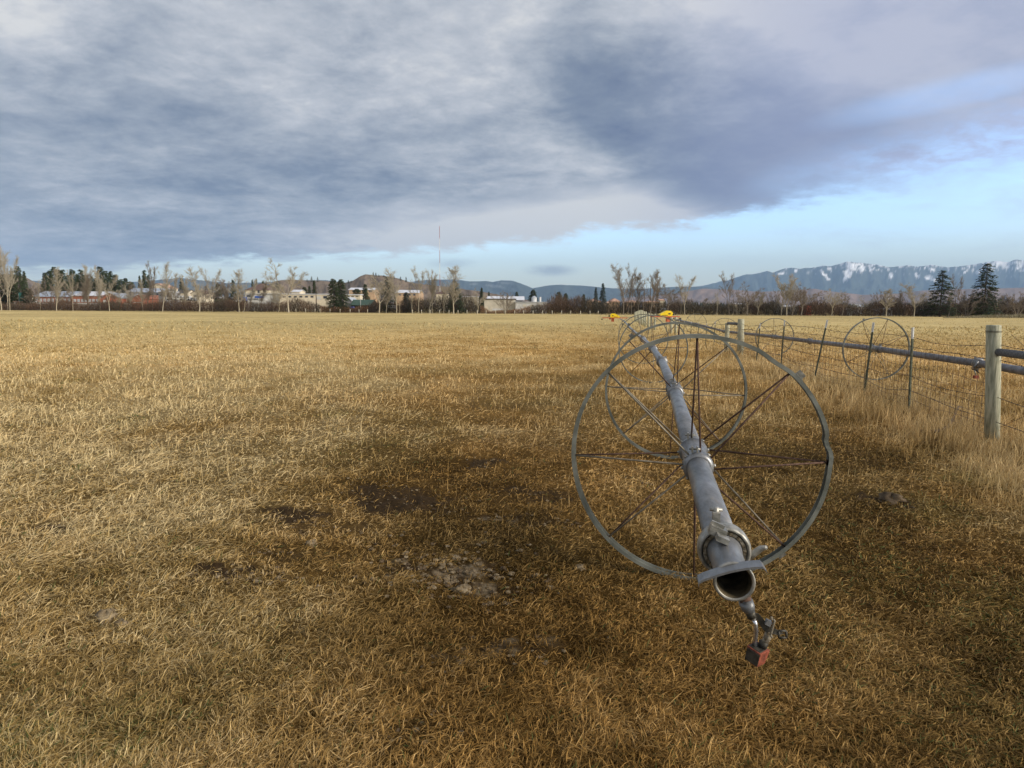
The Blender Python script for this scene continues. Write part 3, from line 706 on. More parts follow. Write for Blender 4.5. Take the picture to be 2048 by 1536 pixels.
zb = zat(1990, 704, 7.95)
mb = MB(); mb.tube([(6.03, 7.93, zb), (5.2, 4.6, zb + .02)], [.047, .05], 20); mb.build('brace_pole', M['pole_dark'], fence, FI)
TP = [((6.68, 10.65), (1825, 655)), ((7.05, 12.7), (1748, 645)), ((7.2, 15.2), (1655.5, 640)), ((8.1, 19.2), (1570, 640)), ((8.5, 22.2), (1521, 647))]
tops = {}
for (bx, by), (tx, ty) in TP:
    p = atY(tx, ty, by); steelpost(bx, by, p.x, p.y, p.z)
w2 = woodpost(9.35, 26.2, zat(1484, 638, 26.2), .13, -.04)
wb_ = atY(1455, 646, 28.6); w3 = woodpost(wb_.x, 28.6, wb_.z, .10)
mb = MB(); zz = zat(1484, 648, 26.2); mb.tube([(9.3, 26.3, zz), (wb_.x, 28.5, zz - .03)], .06, 12); mb.build('brace_pole', M['pole_dark'], fence, FI)
far_t = [(1431, 643.5, 32), (1414, 646.5, 35), (1398, 643.5, 38), (1383, 643, 42), (1369, 642, 46), (1359, 640, 49), (1339, 641, 58), (1334, 641, 60), (1312, 638, 72)]
FAR = []
for tx, ty, Y in far_t:
    p = atY(tx, ty, Y); steelpost(p.x - .02, Y, p.x, Y, p.z); FAR.append((p.x, Y))
for tx, ty, Y in [(1352, 634, 54), (1343, 634.5, 56), (1310, 628, 66), (1303, 627.5, 69), (1297.5, 627, 72), (1291.5, 623, 76), (1288, 622.5, 80), (1284.5, 620.5, 84), (1281.5, 620, 88), (1278.5, 620.5, 92), (1275.5, 622, 97), (1272.5, 623, 103), (1270, 624, 110)]:
    p = atY(tx, ty, Y); woodpost(p.x, Y, p.z, .11); FAR.append((p.x, Y))
# wires
path = [(5.2, 4.6)] + [(6.12, 8.0)] + [b for b, t in TP] + [(9.35, 26.2), (wb_.x, 28.6), (far_t and atY(1431, 643, 32).x, 32), (atY(1398, 643, 38).x, 38), (atY(1369, 642, 46).x, 46), (atY(1352, 642, 54).x, 54)]
def strand(z0, r, barbs, seed, sag=.04, name='barbed_wire', upto=99):
    random.seed(seed); mb = MB(); prev = None
    for (a, b_) in zip(path[:-1], path[1:]):
        if b_[1] > upto: break
        za, zb2 = float(gz(*a)), float(gz(*b_)); ln = math.dist(a, b_); n_ = max(3, int(ln / .35)); sg = random.uniform(-.3, 1.2) * sag
        pts = []
        e0 = prev if prev is not None else random.uniform(-.02, .02); e1 = random.uniform(-.05, .05)
        for i in range(n_ + 1):
            t = i / n_; z = za + (zb2 - za) * t + z0 + e0 + (e1 - e0) * t - sg * 4 * t * (1 - t) + (random.uniform(-.008, .008) if 0 < i < n_ else 0)
            pts.append(Vector((a[0] + (b_[0] - a[0]) * t - .03, a[1] + (b_[1] - a[1]) * t, z)))
        prev = e1
        rad = max(r, .0008 * a[1] * .35)
        mb.tube(pts, rad, 5)
        if barbs and a[1] < 24:
            nb = int(ln / .13)
            for i in range(nb):
                t = (i + .5) / nb * n_; k = int(t); p = pts[k].lerp(pts[k + 1], t - k); s_ = .013
                for _ in range(2):
                    v = Vector((random.uniform(-1, 1), random.uniform(-1, 1), random.uniform(-1, 1))).normalized() * s_; mb.tube([p - v, p + v], .0016 + a[1] * .00006, 4, False)
                mb.tube([p - Vector((.005, .012, 0)), p + Vector((.005, .012, 0))], .004, 5, False)
    return mb.build(name, M['wire'], fence, FI)
for i, (z_, sg) in enumerate(((1.26, .07), (1.10, .06), (.62, .07), (.36, .08))): strand(z_, .0037, True, 5 + i, sg)
mb = MB(); random.seed(8)
for (a, b_) in zip(path[1:8], path[2:9]):
    ln = math.dist(a, b_); n_ = int(ln / .16)
    zs_ = [.12, .24, .37, .50, .64, .79, .95, 1.07]
    dx = [random.uniform(-.02, .02) for _ in range(n_ + 1)]
    P2 = lambda t, z: Vector((a[0] + (b_[0] - a[0]) * t + .01 * math.sin(t * 9) - .02, a[1] + (b_[1] - a[1]) * t, float(gz(a[0] + (b_[0] - a[0]) * t, a[1] + (b_[1] - a[1]) * t)) + z + .015 * math.sin(t * 7 + z * 4)))
    for z in zs_: mb.tube([P2(i / 12, z) for i in range(13)], .0022 + a[1] * .00006, 4, False)
    for i in range(n_ + 1):
        t = min(1, max(0, (i + dx[i]) / max(1, n_))); mb.tube([P2(t, zs_[0]), P2(t + .003, .5), P2(t, zs_[-1])], .0018 + a[1] * .00006, 4, False)
mb.build('woven_wire', M['wire'], fence, FI)
mb = MB(); zt = zat(1998, 668, 8.)
mb.tube([(6.2, 7.98, zt), (5.75, 6.5, .9), (5.3, 4.7, .2)], .0025, 5); mb.tube([(6.2, 8.0, .25), (5.7, 6.4, .9), (5.2, 4.7, 1.4)], .0025, 5)
mb.build('brace_wire', M['wire'], fence, FI)
# low fence at the far edge of the field
ff = empty('field_fence', onz(700, 627.5)); bpy.context.view_layer.update(); f2 = ff.matrix_basis.inverted()
tag(ff, 'distant row of small pale posts along the far edge of the field', 'fence')
mp = MB(); mp.smooth = True; mp.tube([(0, 0, -.1), (0.02, 0, .75), (.02, 0, 1.25)], [.09, .085, .08], 8); pm = mp.mesh('far_post', simple('pale_post', (.4, .36, .26), (.6, .56, .45), 3))
fpx = [11, 43, 59, 75, 90, 107, 123, 139, 157, 172, 206, 225, 243, 262, 280, 300, 322] + list(range(345, 640, 19)) + [640, 660, 680, 700, 718, 735] + [825, 843, 860, 879, 898, 916, 934, 954, 972, 991, 1010, 1029, 1047, 1066, 1085, 1104, 1123, 1141, 1161, 1180, 1196]
fl = []
for i, x in enumerate(fpx):
    yb = np.interp(x, [0, 320, 640, 830, 1020, 1200], [618.5, 621.5, 625.5, 628, 629.5, 630]); p = onz(x, yb)
    link('post', pm, ff, f2 @ Matrix.Translation((p.x, p.y, -.5)) @ Matrix.Rotation(random.uniform(-.04, .04), 4, 'Y')); fl.append(p)
mb = MB()
for a, b_ in zip(fl[:-1], fl[1:]):
    for z in (.45, .75): mb.tube([f2 @ Vector((a.x, a.y, z - .05 - .4)), f2 @ Vector((b_.x, b_.y, z - .05 - .4))], .008, 3, False)
mb.build('wire', M['wire'], ff)

# ------------------------------------------------------------------ trees
GB = -.5      # level of the far ground
def sticks(name, segs, m, n=4):
    """segs: list of (p0, r0, p1, r1) -> n-sided tapered sticks, vectorised"""
    P0 = np.array([s[0] for s in segs]); P1 = np.array([s[2] for s in segs]); r0 = np.array([s[1] for s in segs]); r1 = np.array([s[3] for s in segs])
    d = P1 - P0; d /= np.linalg.norm(d, axis=1)[:, None] + 1e-9
    up = np.where(np.abs(d[:, 2:3]) > .9, np.array([[1., 0, 0]]), np.array([[0, 0, 1.]]))
    a = np.cross(d, up); a /= np.linalg.norm(a, axis=1)[:, None]; b = np.cross(d, a)
    V = []
    for P, r in ((P0, r0), (P1, r1)):
        for k in range(n):
            t = 2 * math.pi * k / n; V.append(P + (a * math.cos(t) + b * math.sin(t)) * r[:, None])
    V = np.stack(V, 1).reshape(-1, 3); base = np.arange(len(segs))[:, None] * 2 * n
    F = np.stack([np.concatenate([base + k, base + (k + 1) % n, base + n + (k + 1) % n, base + n + k], 1) for k in range(n)], 1).reshape(-1)
    return npmesh(name, V, F, np.full(len(segs) * n, 4), None, m)
def bare_tree(seed, style):
    """leaders with limbs, limbs with branches, branches with twigs; normalised to height 1"""
    rnd = random.Random(seed); big = []; small = []
    def run(p, d, ln, r0, r1, n_, wob_, lift, out):
        pts = [(p, d, r0)]
        for i in range(n_):
            d = (d + Vector((rnd.gauss(0, 1), rnd.gauss(0, 1), rnd.gauss(0, .6))) * wob_ + Vector((0, 0, lift))).normalized()
            q = p + d * ln / n_; r = r0 + (r1 - r0) * (i + 1) / n_; out.append((tuple(p), r0 + (r1 - r0) * i / n_, tuple(q), r)); p = q; pts.append((p, d, r))
        return pts
    def off(d, ang):
        a = Vector((rnd.gauss(0, 1), rnd.gauss(0, 1), rnd.gauss(0, .4))); a = (a - d * a.dot(d)).normalized(); return (d * math.cos(ang) + a * math.sin(ang)).normalized()
    def pick(pts, t):
        k = min(len(pts) - 2, int(t * (len(pts) - 1))); f = t * (len(pts) - 1) - k; return pts[k][0].lerp(pts[k + 1][0], f), pts[k][1], pts[k][2]
    def limb(p, d, ln, r, nb, lift=.06, wob_=.13, ang=.6):
        L1 = run(p, d, ln, r, .0012, 6, wob_, lift, small if r < .0045 else big)
        for _ in range(nb):
            t = rnd.uniform(.2, 1); q, dd, rr_ = pick(L1, t); l2 = ln * rnd.uniform(.22, .5) * (1.15 - .6 * t)
            L2 = run(q, off(dd, ang * .75 * rnd.uniform(.6, 1.3)), l2, min(.0024, rr_ * .8), .0011, 3, .16, .05, small)
            for _ in range(6):
                q2, d2, _r = pick(L2, rnd.uniform(.15, 1)); run(q2, off(d2, rnd.uniform(.3, .8)), rnd.uniform(.03, .08), .0011, .0008, 2, .18, .05, small)
    def leader(p, d, ln, r, t0, nl, reach, ang, wob_=.05, nb=6, lift=.03):
        T = run(p, d, ln, r, .0028, 10, wob_, lift, big)
        for k in range(nl):
            t = t0 + (1 - t0) * (k + rnd.random()) / nl; q, dd, rr_ = pick(T, t)
            limb(q, off(dd, ang * rnd.uniform(.7, 1.25)), reach * rnd.uniform(.55, 1.15) * (1.12 - .75 * t), max(.002, rr_ * .5), nb, .08)
    Z_ = Vector((0, 0, 1))
    if style == 'up': leader(Vector((0, 0, 0)), off(Z_, .04), 1., .0095, .2, 32, .44, .42)
    elif style == 'fork':
        T = run(Vector((0, 0, 0)), off(Z_, .06), .26, .0105, .0085, 3, .04, .02, big); n_ = rnd.choice((2, 3)); a0 = rnd.random() * 6
        for k in range(n_):
            a = a0 + 6.28 * k / n_; leader(T[-1][0], Vector((math.cos(a) * .24, math.sin(a) * .24, 1)).normalized(), .74 * rnd.uniform(.85, 1.05), .0062, .10, 17, .36, .42, .06)
    elif style == 'gnarl':
        T = run(Vector((0, 0, 0)), off(Z_, .05), .34, .013, .011, 4, .05, .02, big)
        for k in range(5):
            a = 6.28 * k / 5 + rnd.random(); leader(T[-1 - k % 2][0], Vector((math.cos(a) * .75, math.sin(a) * .75, 1)).normalized(), .66 * rnd.uniform(.75, 1.1), .0068, .2, 11, .25, .8, .16, 5, .05)
    elif style == 'snag':
        T = run(Vector((0, 0, 0)), off(Z_, .08), 1., .010, .002, 10, .10, .03, big)
        for k in range(12): q, dd, rr_ = pick(T, rnd.uniform(.35, .98)); limb(q, off(dd, rnd.uniform(.4, .9)), rnd.uniform(.12, .3), rr_ * .6, 4, .08, .18)
    elif style == 'vase':
        for k in range(13):
            a = 2.4 * k; sp = .18 + .5 * (k / 13); leader(Vector((0, 0, 0)), Vector((math.cos(a) * sp, math.sin(a) * sp, 1)).normalized(), rnd.uniform(.8, 1.05), .008, .3, 8, .26, .5, .05, 5)
    else:
        for k in range(12):
            a = 2.4 * k; sp = .3 + .9 * (k / 12); leader(Vector((0, 0, 0)), Vector((math.cos(a) * sp, math.sin(a) * sp, 1)).normalized(), rnd.uniform(.7, 1.1), .008, .25, 8, .30, .6, .10, 5)
    H_ = max(np.percentile([s_[2][2] for s_ in small], 99.7), .4); sc_ = 1 / H_
    f = lambda L_: [(tuple(c * sc_ for c in s_[0]), s_[1], tuple(c * sc_ for c in s_[2]), s_[3]) for s_ in L_]
    big, small = f(big), f(small)
    hw = np.percentile([abs(s_[2][0]) for s_ in small], 97)
    return sticks('bare_trunk', big, M['bark'], 5), sticks('bare_crown', small, M['twigs_pale'], 3), hw
BT = {}
for st, seeds in (('up', (1, 2, 3, 4)), ('fork', (11, 12, 13)), ('gnarl', (21, 22)), ('vase', (31,)), ('snag', (41, 42)), ('low', (51, 52))):
    BT[st] = [bare_tree(s, st) for s in seeds]
def conifer(seed, dens, width, top, gap=0., blue=0):
    """normalised to height 1: trunk and needle sprays hanging from whorls of branches"""
    rnd = np.random.default_rng(seed); X = []; az_ = []; el = []; ln = []; z = []; cc = []
    tr = [((0, 0, 0), .014, (0, 0, .5), .010), ((0, 0, .5), .010, (0, 0, .97), .003)]
    lv = np.linspace(.07, .985, 46); nb = 8
    for i, h in enumerate(lv):
        R_ = width * ((1 - h) ** top) * (1 if h > .14 else h / .14) + .012
        for b_ in range(nb):
            if rnd.random() < gap: continue
            a = rnd.uniform(0, 6.28); Rb_ = R_ * rnd.uniform(.65, 1.12); dr = rnd.uniform(.12, .45)
            tr.append(((0, 0, h), .0035, (math.cos(a) * Rb_ * .9, math.sin(a) * Rb_ * .9, h - Rb_ * dr * .7), .001))
            m = int(dens * (.35 + Rb_ / width))
            t = rnd.uniform(.15, 1.0, m) ** .7
            px_ = math.cos(a) * Rb_ * t + rnd.normal(0, .012, m); py_ = math.sin(a) * Rb_ * t + rnd.normal(0, .012, m); pz_ = h - Rb_ * dr * t + rnd.normal(0, .006, m)
            X.append(np.stack([px_, py_, pz_], -1)); az_.append(a + rnd.normal(0, .8, m)); el.append(rnd.uniform(-.5, .35, m)); ln.append(rnd.uniform(.02, .045, m)); 
            base = np.array([.045, .062, .028]) * (1 - blue) + blue * np.array([.06, .085, .075]); cc.append(base[None] * rnd.uniform(.55, 1.5, (m, 1)))
    X = np.vstack(X); az_ = np.concatenate(az_); el = np.concatenate(el); ln = np.concatenate(ln); cc = np.vstack(cc)
    o = blades('tmp_needles', X[:, 0], X[:, 1], X[:, 2], az_, el, ln, ln * .42, rnd.uniform(0, .5, len(ln)), cc, M['needles'], 1.1, .9)
    me = o.data; bpy.data.objects.remove(o)
    return sticks('fir_trunk', tr, M['fir_trunk'], 4), me
CT = [conifer(1, 16, .26, .8), conifer(2, 16, .20, .75, .08), conifer(3, 14, .30, .62, .30), conifer(4, 22, .36, .42, 0.), conifer(5, 16, .30, .9, .05, 1.), conifer(6, 20, .42, .5, .02)]
def place(kind, var, xb, xt, yt, Z, lab, wpx=None, dark=False, group=None, name=None, yb=None, cat='tree'):
    """stands a tree on the far ground in the direction of xb with its top at the height of row yt"""
    b = atY(xb, 620, Z); b.z = GB if yb is None else atY(xb, yb, Z).z
    t = atY(xt, yt, Z); H_ = t.z - b.z
    nm = name or ('conifer' if kind == 'con' else 'bare_tree')
    o = empty(nm, b, random.uniform(0, 6.28) if kind == 'con' else 0)
    if kind == 'con': tm, cm = CT[var]; wx = 1. if wpx is None else (wpx * Z / FPX / H_) / (2 * [.24, .18, .27, .33, .27, .38][var])
    else: tm, cm, hw = BT[kind][var]; wx = 1. if wpx is None else (wpx * Z / FPX / H_) / (2 * hw)
    o.scale = (H_ * wx, H_ * wx, H_)
    sh = Matrix.Identity(4)
    if kind != 'con':
        sh[0][2] = (t.x - b.x) / H_ / wx; R_ = Matrix.Rotation(0 if wpx else random.uniform(0, 6.28), 4, 'Z'); sh = sh @ R_
    a = link('trunk', tm, o); c = link('crown', cm, o); a.matrix_basis = sh; c.matrix_basis = sh
    if dark:
        for q_, mm in ((a, 'bark_dark'), (c, 'twigs_dark')): q_.material_slots[0].link = 'OBJECT'; q_.material_slots[0].material = M[mm]
    tag(o, lab, cat, group); return o
random.seed(77)
B = [ # kind, variant, base x, top x, top y, distance, width px, dark, label
 ('up', 0, 3, 6, 500, 208, 40, 0, 'tall bare cottonwood cut by the left edge of the picture'),
 ('up', 1, 15, 20, 493, 212, 44, 0, 'tallest bare tree of the clump at the far left edge'),
 ('fork', 0, 20, 32, 508, 206, 34, 0, 'leaning bare tree on the right side of the far left clump'),
 ('snag', 0, 80, 92, 560, 210, 16, 0, 'thin leaning bare sapling in front of the left conifers'),
 ('up', 2, 113, 102, 533, 205, 34, 0, 'bare tree with bright cream trunk before the orange sheds'),
 ('fork', 1, 146, 147, 541, 208, 28, 0, 'straight pale bare tree in front of the first orange wall'),
 ('up', 3, 167, 172, 546, 212, 24, 1, 'dark thin leaning bare tree in front of the orange wall'),
 ('fork', 2, 177, 183, 531, 214, 32, 0, 'bare tree with spreading pale top behind the dark leaning trunks'),
 ('up', 1, 200, 201, 531, 212, 22, 0, 'slim tall bare tree above the second orange wall'),
 ('fork', 0, 219, 221, 546, 208, 40, 0, 'wide topped pale bare tree before the orange gable'),
 ('snag', 1, 254, 253, 562, 214, 22, 0, 'short thin bare tree in front of the grey roofed shed'),
 ('up', 0, 286, 283, 558, 210, 16, 0, 'slender bare tree beside the right end of the orange shed'),
 ('fork', 1, 305, 317, 527, 212, 36, 1, 'dark forked bare tree right of the orange sheds'),
 ('up', 2, 325, 333, 523, 206, 30, 0, 'tall white trunked bare tree beside the dark grey box building'),
 ('up', 3, 347, 342, 545, 214, 24, 0, 'small bare tree just right of the tall white trunked one'),
 ('fork', 2, 372, 368, 548, 216, 26, 0, 'faint thin bare tree above the parked vehicles'),
 ('up', 1, 399, 396, 533, 205, 44, 0, 'full crowned bare cottonwood above the parked vehicles'),
 ('fork', 0, 425, 427, 534, 210, 40, 0, 'broad bare cottonwood standing right of the full crowned one'),
 ('up', 0, 478, 486, 538, 205, 30, 0, 'bare tree with two pale trunks left of the brown roofed house'),
 ('snag', 0, 487, 511, 566, 207, 14, 0, 'strongly leaning pale sapling before the brown roofed house'),
 ('gnarl', 0, 577, 562, 517, 204, 74, 0, 'big gnarled spreading tree in front of the long white building'),
 ('snag', 1, 547, 552, 578, 210, 20, 0, 'small dark trunked bare tree left of the big gnarled one'),
 ('snag', 0, 556, 575, 590, 208, 20, 0, 'crooked low bare tree leaning towards the gnarled one'),
 ('gnarl', 1, 758, 760, 550, 203, 50, 0, 'crooked bare tree with bright trunk right of the green roof'),
 ('up', 3, 772, 775, 575, 207, 24, 0, 'thin pale double stemmed tree before the ponderosa pine'),
 ('up', 1, 793, 787, 534, 203, 38, 0, 'tall bare tree leaning left beside the brown hill'),
 ('snag', 0, 799, 800, 585, 204, 10, 0, 'short broken pale trunk beside the tall left leaning tree'),
 ('snag', 1, 824, 818, 566, 205, 18, 0, 'thin bare tree before the small blue spruce'),
 ('fork', 1, 837, 851, 535, 204, 40, 0, 'bare tree leaning right with long bare limbs left of the mast'),
 ('up', 2, 858, 862, 553, 206, 30, 0, 'clustered pale bare stems just left of the radio mast'),
 ('fork', 2, 864, 872, 540, 205, 28, 0, 'upright bare tree immediately left of the radio mast'),
 ('fork', 0, 887, 902, 566, 203, 24, 0, 'pale trunk leaning right behind the mast foot'),
 ('up', 0, 907, 915, 531, 202, 42, 0, 'tall bare tree with fan shaped crown in front of the dark fir'),
 ('gnarl', 0, 955, 966, 578, 204, 30, 0, 'low leaning bare tree left of the beige warehouse'),
 ('vase', 0, 1010, 1010, 582, 204, 44, 1, 'small round headed bare tree in front of the beige warehouse'),
 ('up', 1, 1247, 1243, 526, 205, 42, 1, 'tallest bare cottonwood of the group right of the yellow cover'),
 ('up', 3, 1257, 1258, 545, 208, 20, 1, 'slim bare cottonwood beside the tallest one'),
 ('fork', 1, 1263, 1270, 527, 206, 28, 1, 'tall bare cottonwood with a narrow top in the middle group'),
 ('up', 0, 1277, 1276, 545, 209, 34, 1, 'full bare cottonwood in the middle group'),
 ('snag', 1, 1287, 1284, 553, 206, 20, 1, 'crooked bare tree between two full cottonwoods'),
 ('up', 2, 1301, 1302, 538, 205, 40, 1, 'broad bare cottonwood over the tan houses'),
 ('fork', 2, 1313, 1318, 548, 208, 24, 1, 'bare cottonwood at the right end of the middle group'),
 ('gnarl', 1, 1335, 1336, 568, 206, 44, 1, 'low bare tree with a dark forked trunk beside the tan houses'),
 ('snag', 0, 1361, 1362, 580, 206, 8, 1, 'short dark snag left of the fan topped tree'),
 ('fork', 0, 1370, 1372, 549, 204, 44, 0, 'fan topped bare tree standing alone right of the tan houses'),
 ('snag', 1, 1434, 1431, 578, 205, 16, 0, 'broken topped pale trunk left of the Y shaped tree'),
 ('fork', 1, 1459, 1457, 541, 204, 36, 1, 'Y shaped bare tree standing out before the blue mountain'),
 ('snag', 0, 1467, 1463, 577, 206, 10, 1, 'twisted dark snag right of the Y shaped tree'),
 ('snag', 1, 1473, 1476, 571, 205, 12, 1, 'second twisted dark snag right of the Y shaped tree'),
 ('gnarl', 0, 1495, 1502, 564, 204, 44, 1, 'bare tree with twisted dark limbs and a lopsided crown'),
 ('up', 3, 1516, 1518, 583, 207, 26, 0, 'faint small bare tree right of the twisted dark one'),
 ('up', 2, 1563, 1555, 566, 208, 30, 0, 'thin pale trunked tree before the grey house'),
 ('fork', 2, 1574, 1592, 548, 204, 50, 0, 'large bare tree with bent crown left of the snowy peak'),
 ('gnarl', 1, 1585, 1592, 568, 206, 40, 1, 'low crooked tree inside the large bent crowned one'),
 ('gnarl', 0, 1603, 1622, 570, 205, 56, 1, 'bare tree with long limbs sweeping to the right'),
 ('gnarl', 1, 1664, 1664, 577, 206, 34, 0, 'small spreading bare tree under the snowy peak'),
 ('snag', 0, 1684, 1690, 584, 205, 20, 1, 'dark forked snag right of the small spreading tree'),
 ('up', 0, 1773, 1776, 577, 206, 34, 0, 'pale bare tree standing between the peak and the two firs'),
 ('up', 1, 1829, 1830, 565, 206, 46, 0, 'wide pale crowned bare tree left of the first fir'),
 ('fork', 1, 1914, 1918, 547, 204, 30, 1, 'bare tree between the two big firs'),
 ('snag', 1, 1898, 1900, 588, 203, 18, 1, 'thin dark leaning trunk right of the first fir'),
 ('low', 0, 1935, 1935, 582, 205, 60, 1, 'low wide rounded bare tree left of the second fir'),
 ('low', 1, 1996, 2000, 588, 207, 64, 1, 'reddish spreading willow right of the second fir'),
 ('vase', 0, 2036, 2040, 584, 203, 56, 1, 'dark bushy bare tree at the right edge of the picture'),
]
for kd, vr, xb, xt, yt, Z, wp, dk, lab in B: place(kd, vr, xb, xt, yt, Z, lab, wp, bool(dk))
r2_ = random.Random(5)
for i in range(30):
    x = 62 + i * 17 + r2_.uniform(-6, 6); kd = r2_.choice(('up', 'fork', 'up', 'gnarl'))
    place(kd, r2_.randrange(len(BT[kd])), x, x + r2_.uniform(-6, 6), r2_.uniform(553, 580), r2_.uniform(226, 236), 'smaller bare tree in the brush left of the big dense evergreen', r2_.uniform(22, 40), r2_.random() < .6, group='smaller bare trees in the brush at left')
for i in range(24):
    x = 1345 + i * 29 + r2_.uniform(-10, 10); kd = r2_.choice(('fork', 'up', 'gnarl', 'vase'))
    place(kd, r2_.randrange(len(BT[kd])), x, x + r2_.uniform(-6, 6), r2_.uniform(578, 598), r2_.uniform(214, 226), 'smaller bare tree rising a little above the brush in front of the mountains', r2_.uniform(20, 36), r2_.random() < .75, group='smaller bare trees in the brush at right')
GC = 'dark conifers in rows behind the orange sheds'
for i, (x, y, w) in enumerate([(95, 545, 16), (104, 541, 15), (114, 533, 18), (124, 539, 15), (131, 539, 14), (150, 538, 16), (159, 548, 16), (167, 539, 15), (176, 549, 15), (187, 552, 15), (205, 533, 19), (215, 541, 17), (226, 542, 16), (235, 549, 16), (246, 558, 16), (255, 556, 17), (265, 563, 16), (141, 549, 15), (195, 556, 15)]):
    place('con', (0, 1, 3)[i % 3], x, x, y, 330 + (i * 13) % 40, 'dark conifer in the rows rising behind the orange sheds', w * 1.9, group=GC)
C_ = [ (3, 42, 531, 240, 20, 'tall dark conifer at the right side of the far left clump'), (1, 30, 541, 245, 16, 'dark conifer half hidden by the leftmost bare trees'), (0, 54, 542, 250, 15, 'small dark conifer right of the far left clump'),
 (5, 58, 577, 235, 30, 'round olive green juniper beside the orange shed'), (3, 12, 548, 250, 26, 'dark conifer behind the leftmost trunks'),
 (0, 283, 551, 340, 12, 'short conifer left of a pair behind the grey roof'), (1, 293, 540, 340, 15, 'pointed dark conifer behind the grey roof'), (1, 301, 549, 345, 12, 'conifer beside the pointed one behind the grey roof'),
 (0, 366, 556, 330, 18, 'dark conifer behind the white trailers'), (3, 438, 566, 330, 18, 'dark conifer right of the broad cottonwood'), (1, 468, 560, 330, 14, 'dark conifer left of the brown roofed house'),
 (0, 507, 559, 420, 10, 'tiny conifer above the left end of the brown roof'), (0, 515, 557, 420, 9, 'tiny conifer above the middle of the brown roof'), (3, 528, 561, 420, 10, 'bushy conifer above the right end of the brown roof'), (0, 557, 562, 420, 9, 'little conifer behind the big gnarled tree'),
 (3, 610, 574, 300, 18, 'round dark conifer behind the long white building'), (1, 620, 572, 300, 10, 'narrow conifer behind the long white building'), (0, 630, 560, 320, 14, 'taller conifer behind the right part of the white building'),
 (3, 668, 557, 212, 26, 'left half of the big dense dark evergreen'), (3, 683, 558, 214, 26, 'right half of the big dense dark evergreen'),
 (3, 714, 577, 260, 24, 'dark low evergreen behind the cream banner building'), (0, 731, 568, 255, 22, 'dark spruce between cream building and bare trees'),
 (2, 776, 553, 212, 30, 'ponderosa pine rising behind the tall bare trees'), (4, 813, 584, 215, 26, 'small blue spruce right of the silver trailer'),
 (2, 911, 562, 208, 30, 'dark fir behind the tree with the fan shaped crown'), (0, 963, 575, 300, 14, 'dark conifer at the left end of the warehouse'), (0, 978, 583, 320, 9, 'small conifer behind the warehouse roof'),
 (3, 1033, 583, 300, 11, 'cone shaped evergreen behind the warehouse'), (3, 1066, 579, 290, 20, 'broad evergreen behind the white warehouse wall'), (3, 1117, 583, 280, 17, 'round topped pine left of a pair above the brush'), (3, 1131, 586, 280, 15, 'round topped pine right in the pair above the brush'), (5, 1167, 588, 280, 12, 'small round pine left of the spruces'),
 (4, 1191, 574, 240, 14, 'slender blue green spruce left of the taller spruce'), (4, 1205, 566, 235, 19, 'taller spruce in front of the tan houses'),
 (2, 1880, 540, 206, 44, 'big ragged fir left of the pair on the right'), (2, 1967, 526, 204, 46, 'tallest ragged fir in the pair on the right')]
for v, x, y, Z, w, lab in C_:
    place('con', v, x, x, y, Z, lab, w * 1.35)
# branches of the two firs start well above the ground: bare lower stems show
# conifers on the brown hill
HX = [(560, 562), (584, 560), (617, 561), (640, 562), (693, 566), (709, 561.5), (723, 553), (732, 549.7), (765, 552), (788, 555), (812, 562), (824, 565.5), (859, 570), (896, 574.7), (959, 582.5), (1010, 592), (1070, 603)]
def hilly(x): return float(np.interp(x, [p[0] for p in HX], [p[1] for p in HX]))
for x, y, w in [(748, 543.5, 4.5), (753, 545, 4), (759, 549, 3.5), (769, 550, 6), (783, 548.5, 3.5), (789, 550, 3.5), (802, 553, 5), (813, 553.5, 5), (698, 560, 4), (704, 562, 4), (625, 552.5, 6), (616, 558, 3.5), (637, 553.5, 5), (599, 561, 4)]:
    place('con', 2 if w > 4.4 else 0, x, x, y, 2150, 'tiny dark pine standing on the ridge of the brown hill', w, group='pines along the ridge of the brown hill', yb=hilly(x) + 2.5)

# ------------------------------------------------------------------ brush along the field edge
TOPS = [(0, 610), (30, 606), (60, 606), (80, 604), (110, 602), (150, 603), (165, 606), (240, 603), (300, 605), (330, 602), (400, 606), (450, 601), (500, 604), (560, 606), (590, 598), (625, 604), (660, 615), (735, 611), (750, 598), (780, 602), (830, 598), (860, 600), (880, 597), (920, 592), (945, 592), (955, 605), (980, 622), (1020, 620), (1050, 614), (1085, 605), (1095, 597), (1120, 594), (1165, 595), (1200, 604), (1230, 606), (1260, 603), (1330, 607), (1345, 602), (1375, 601), (1400, 612), (1440, 606), (1480, 606), (1510, 603), (1545, 603), (1570, 611), (1600, 608), (1640, 604), (1680, 610), (1720, 612), (1750, 604), (1790, 602), (1830, 603), (1870, 611), (1900, 604), (1940, 596), (1990, 598), (2020, 600), (2048, 592), (2140, 598), (2400, 600), (-80, 604), (-350, 600)]
TOPS.sort()
n = 220000
bx = rng.uniform(-340, 2390, n); bz = rng.uniform(208, 222, n)
tp = np.interp(bx, [t[0] for t in TOPS], [t[1] for t in TOPS])
clump = fbm(bx * .045, bz * .3, 7, 4)
X = (bx - 1024) / FPX * bz; topm = EYE + (612 + (bx - 1024) * .0068 + 2. - tp) * bz / FPX
Hh = (topm - GB) * (.36 + 1.2 * clump); Hh = np.maximum(Hh, .7)
u = rng.uniform(0, 1, n) ** 1.1; zz_ = GB + u * Hh * .86
spread = np.clip(rng.normal(1.15, .35, n), .2, 1.57)
hue = fbm(bx * .02, bz * .05 + 3, 17, 3)[:, None]; k = rng.uniform(.6, 1.35, n)[:, None] * (.75 + .6 * u[:, None])
cb_ = np.where(hue > .56, np.array([[.20, .13, .085]]), np.where(hue > .47, np.array([[.165, .12, .085]]), np.array([[.135, .11, .075]])))
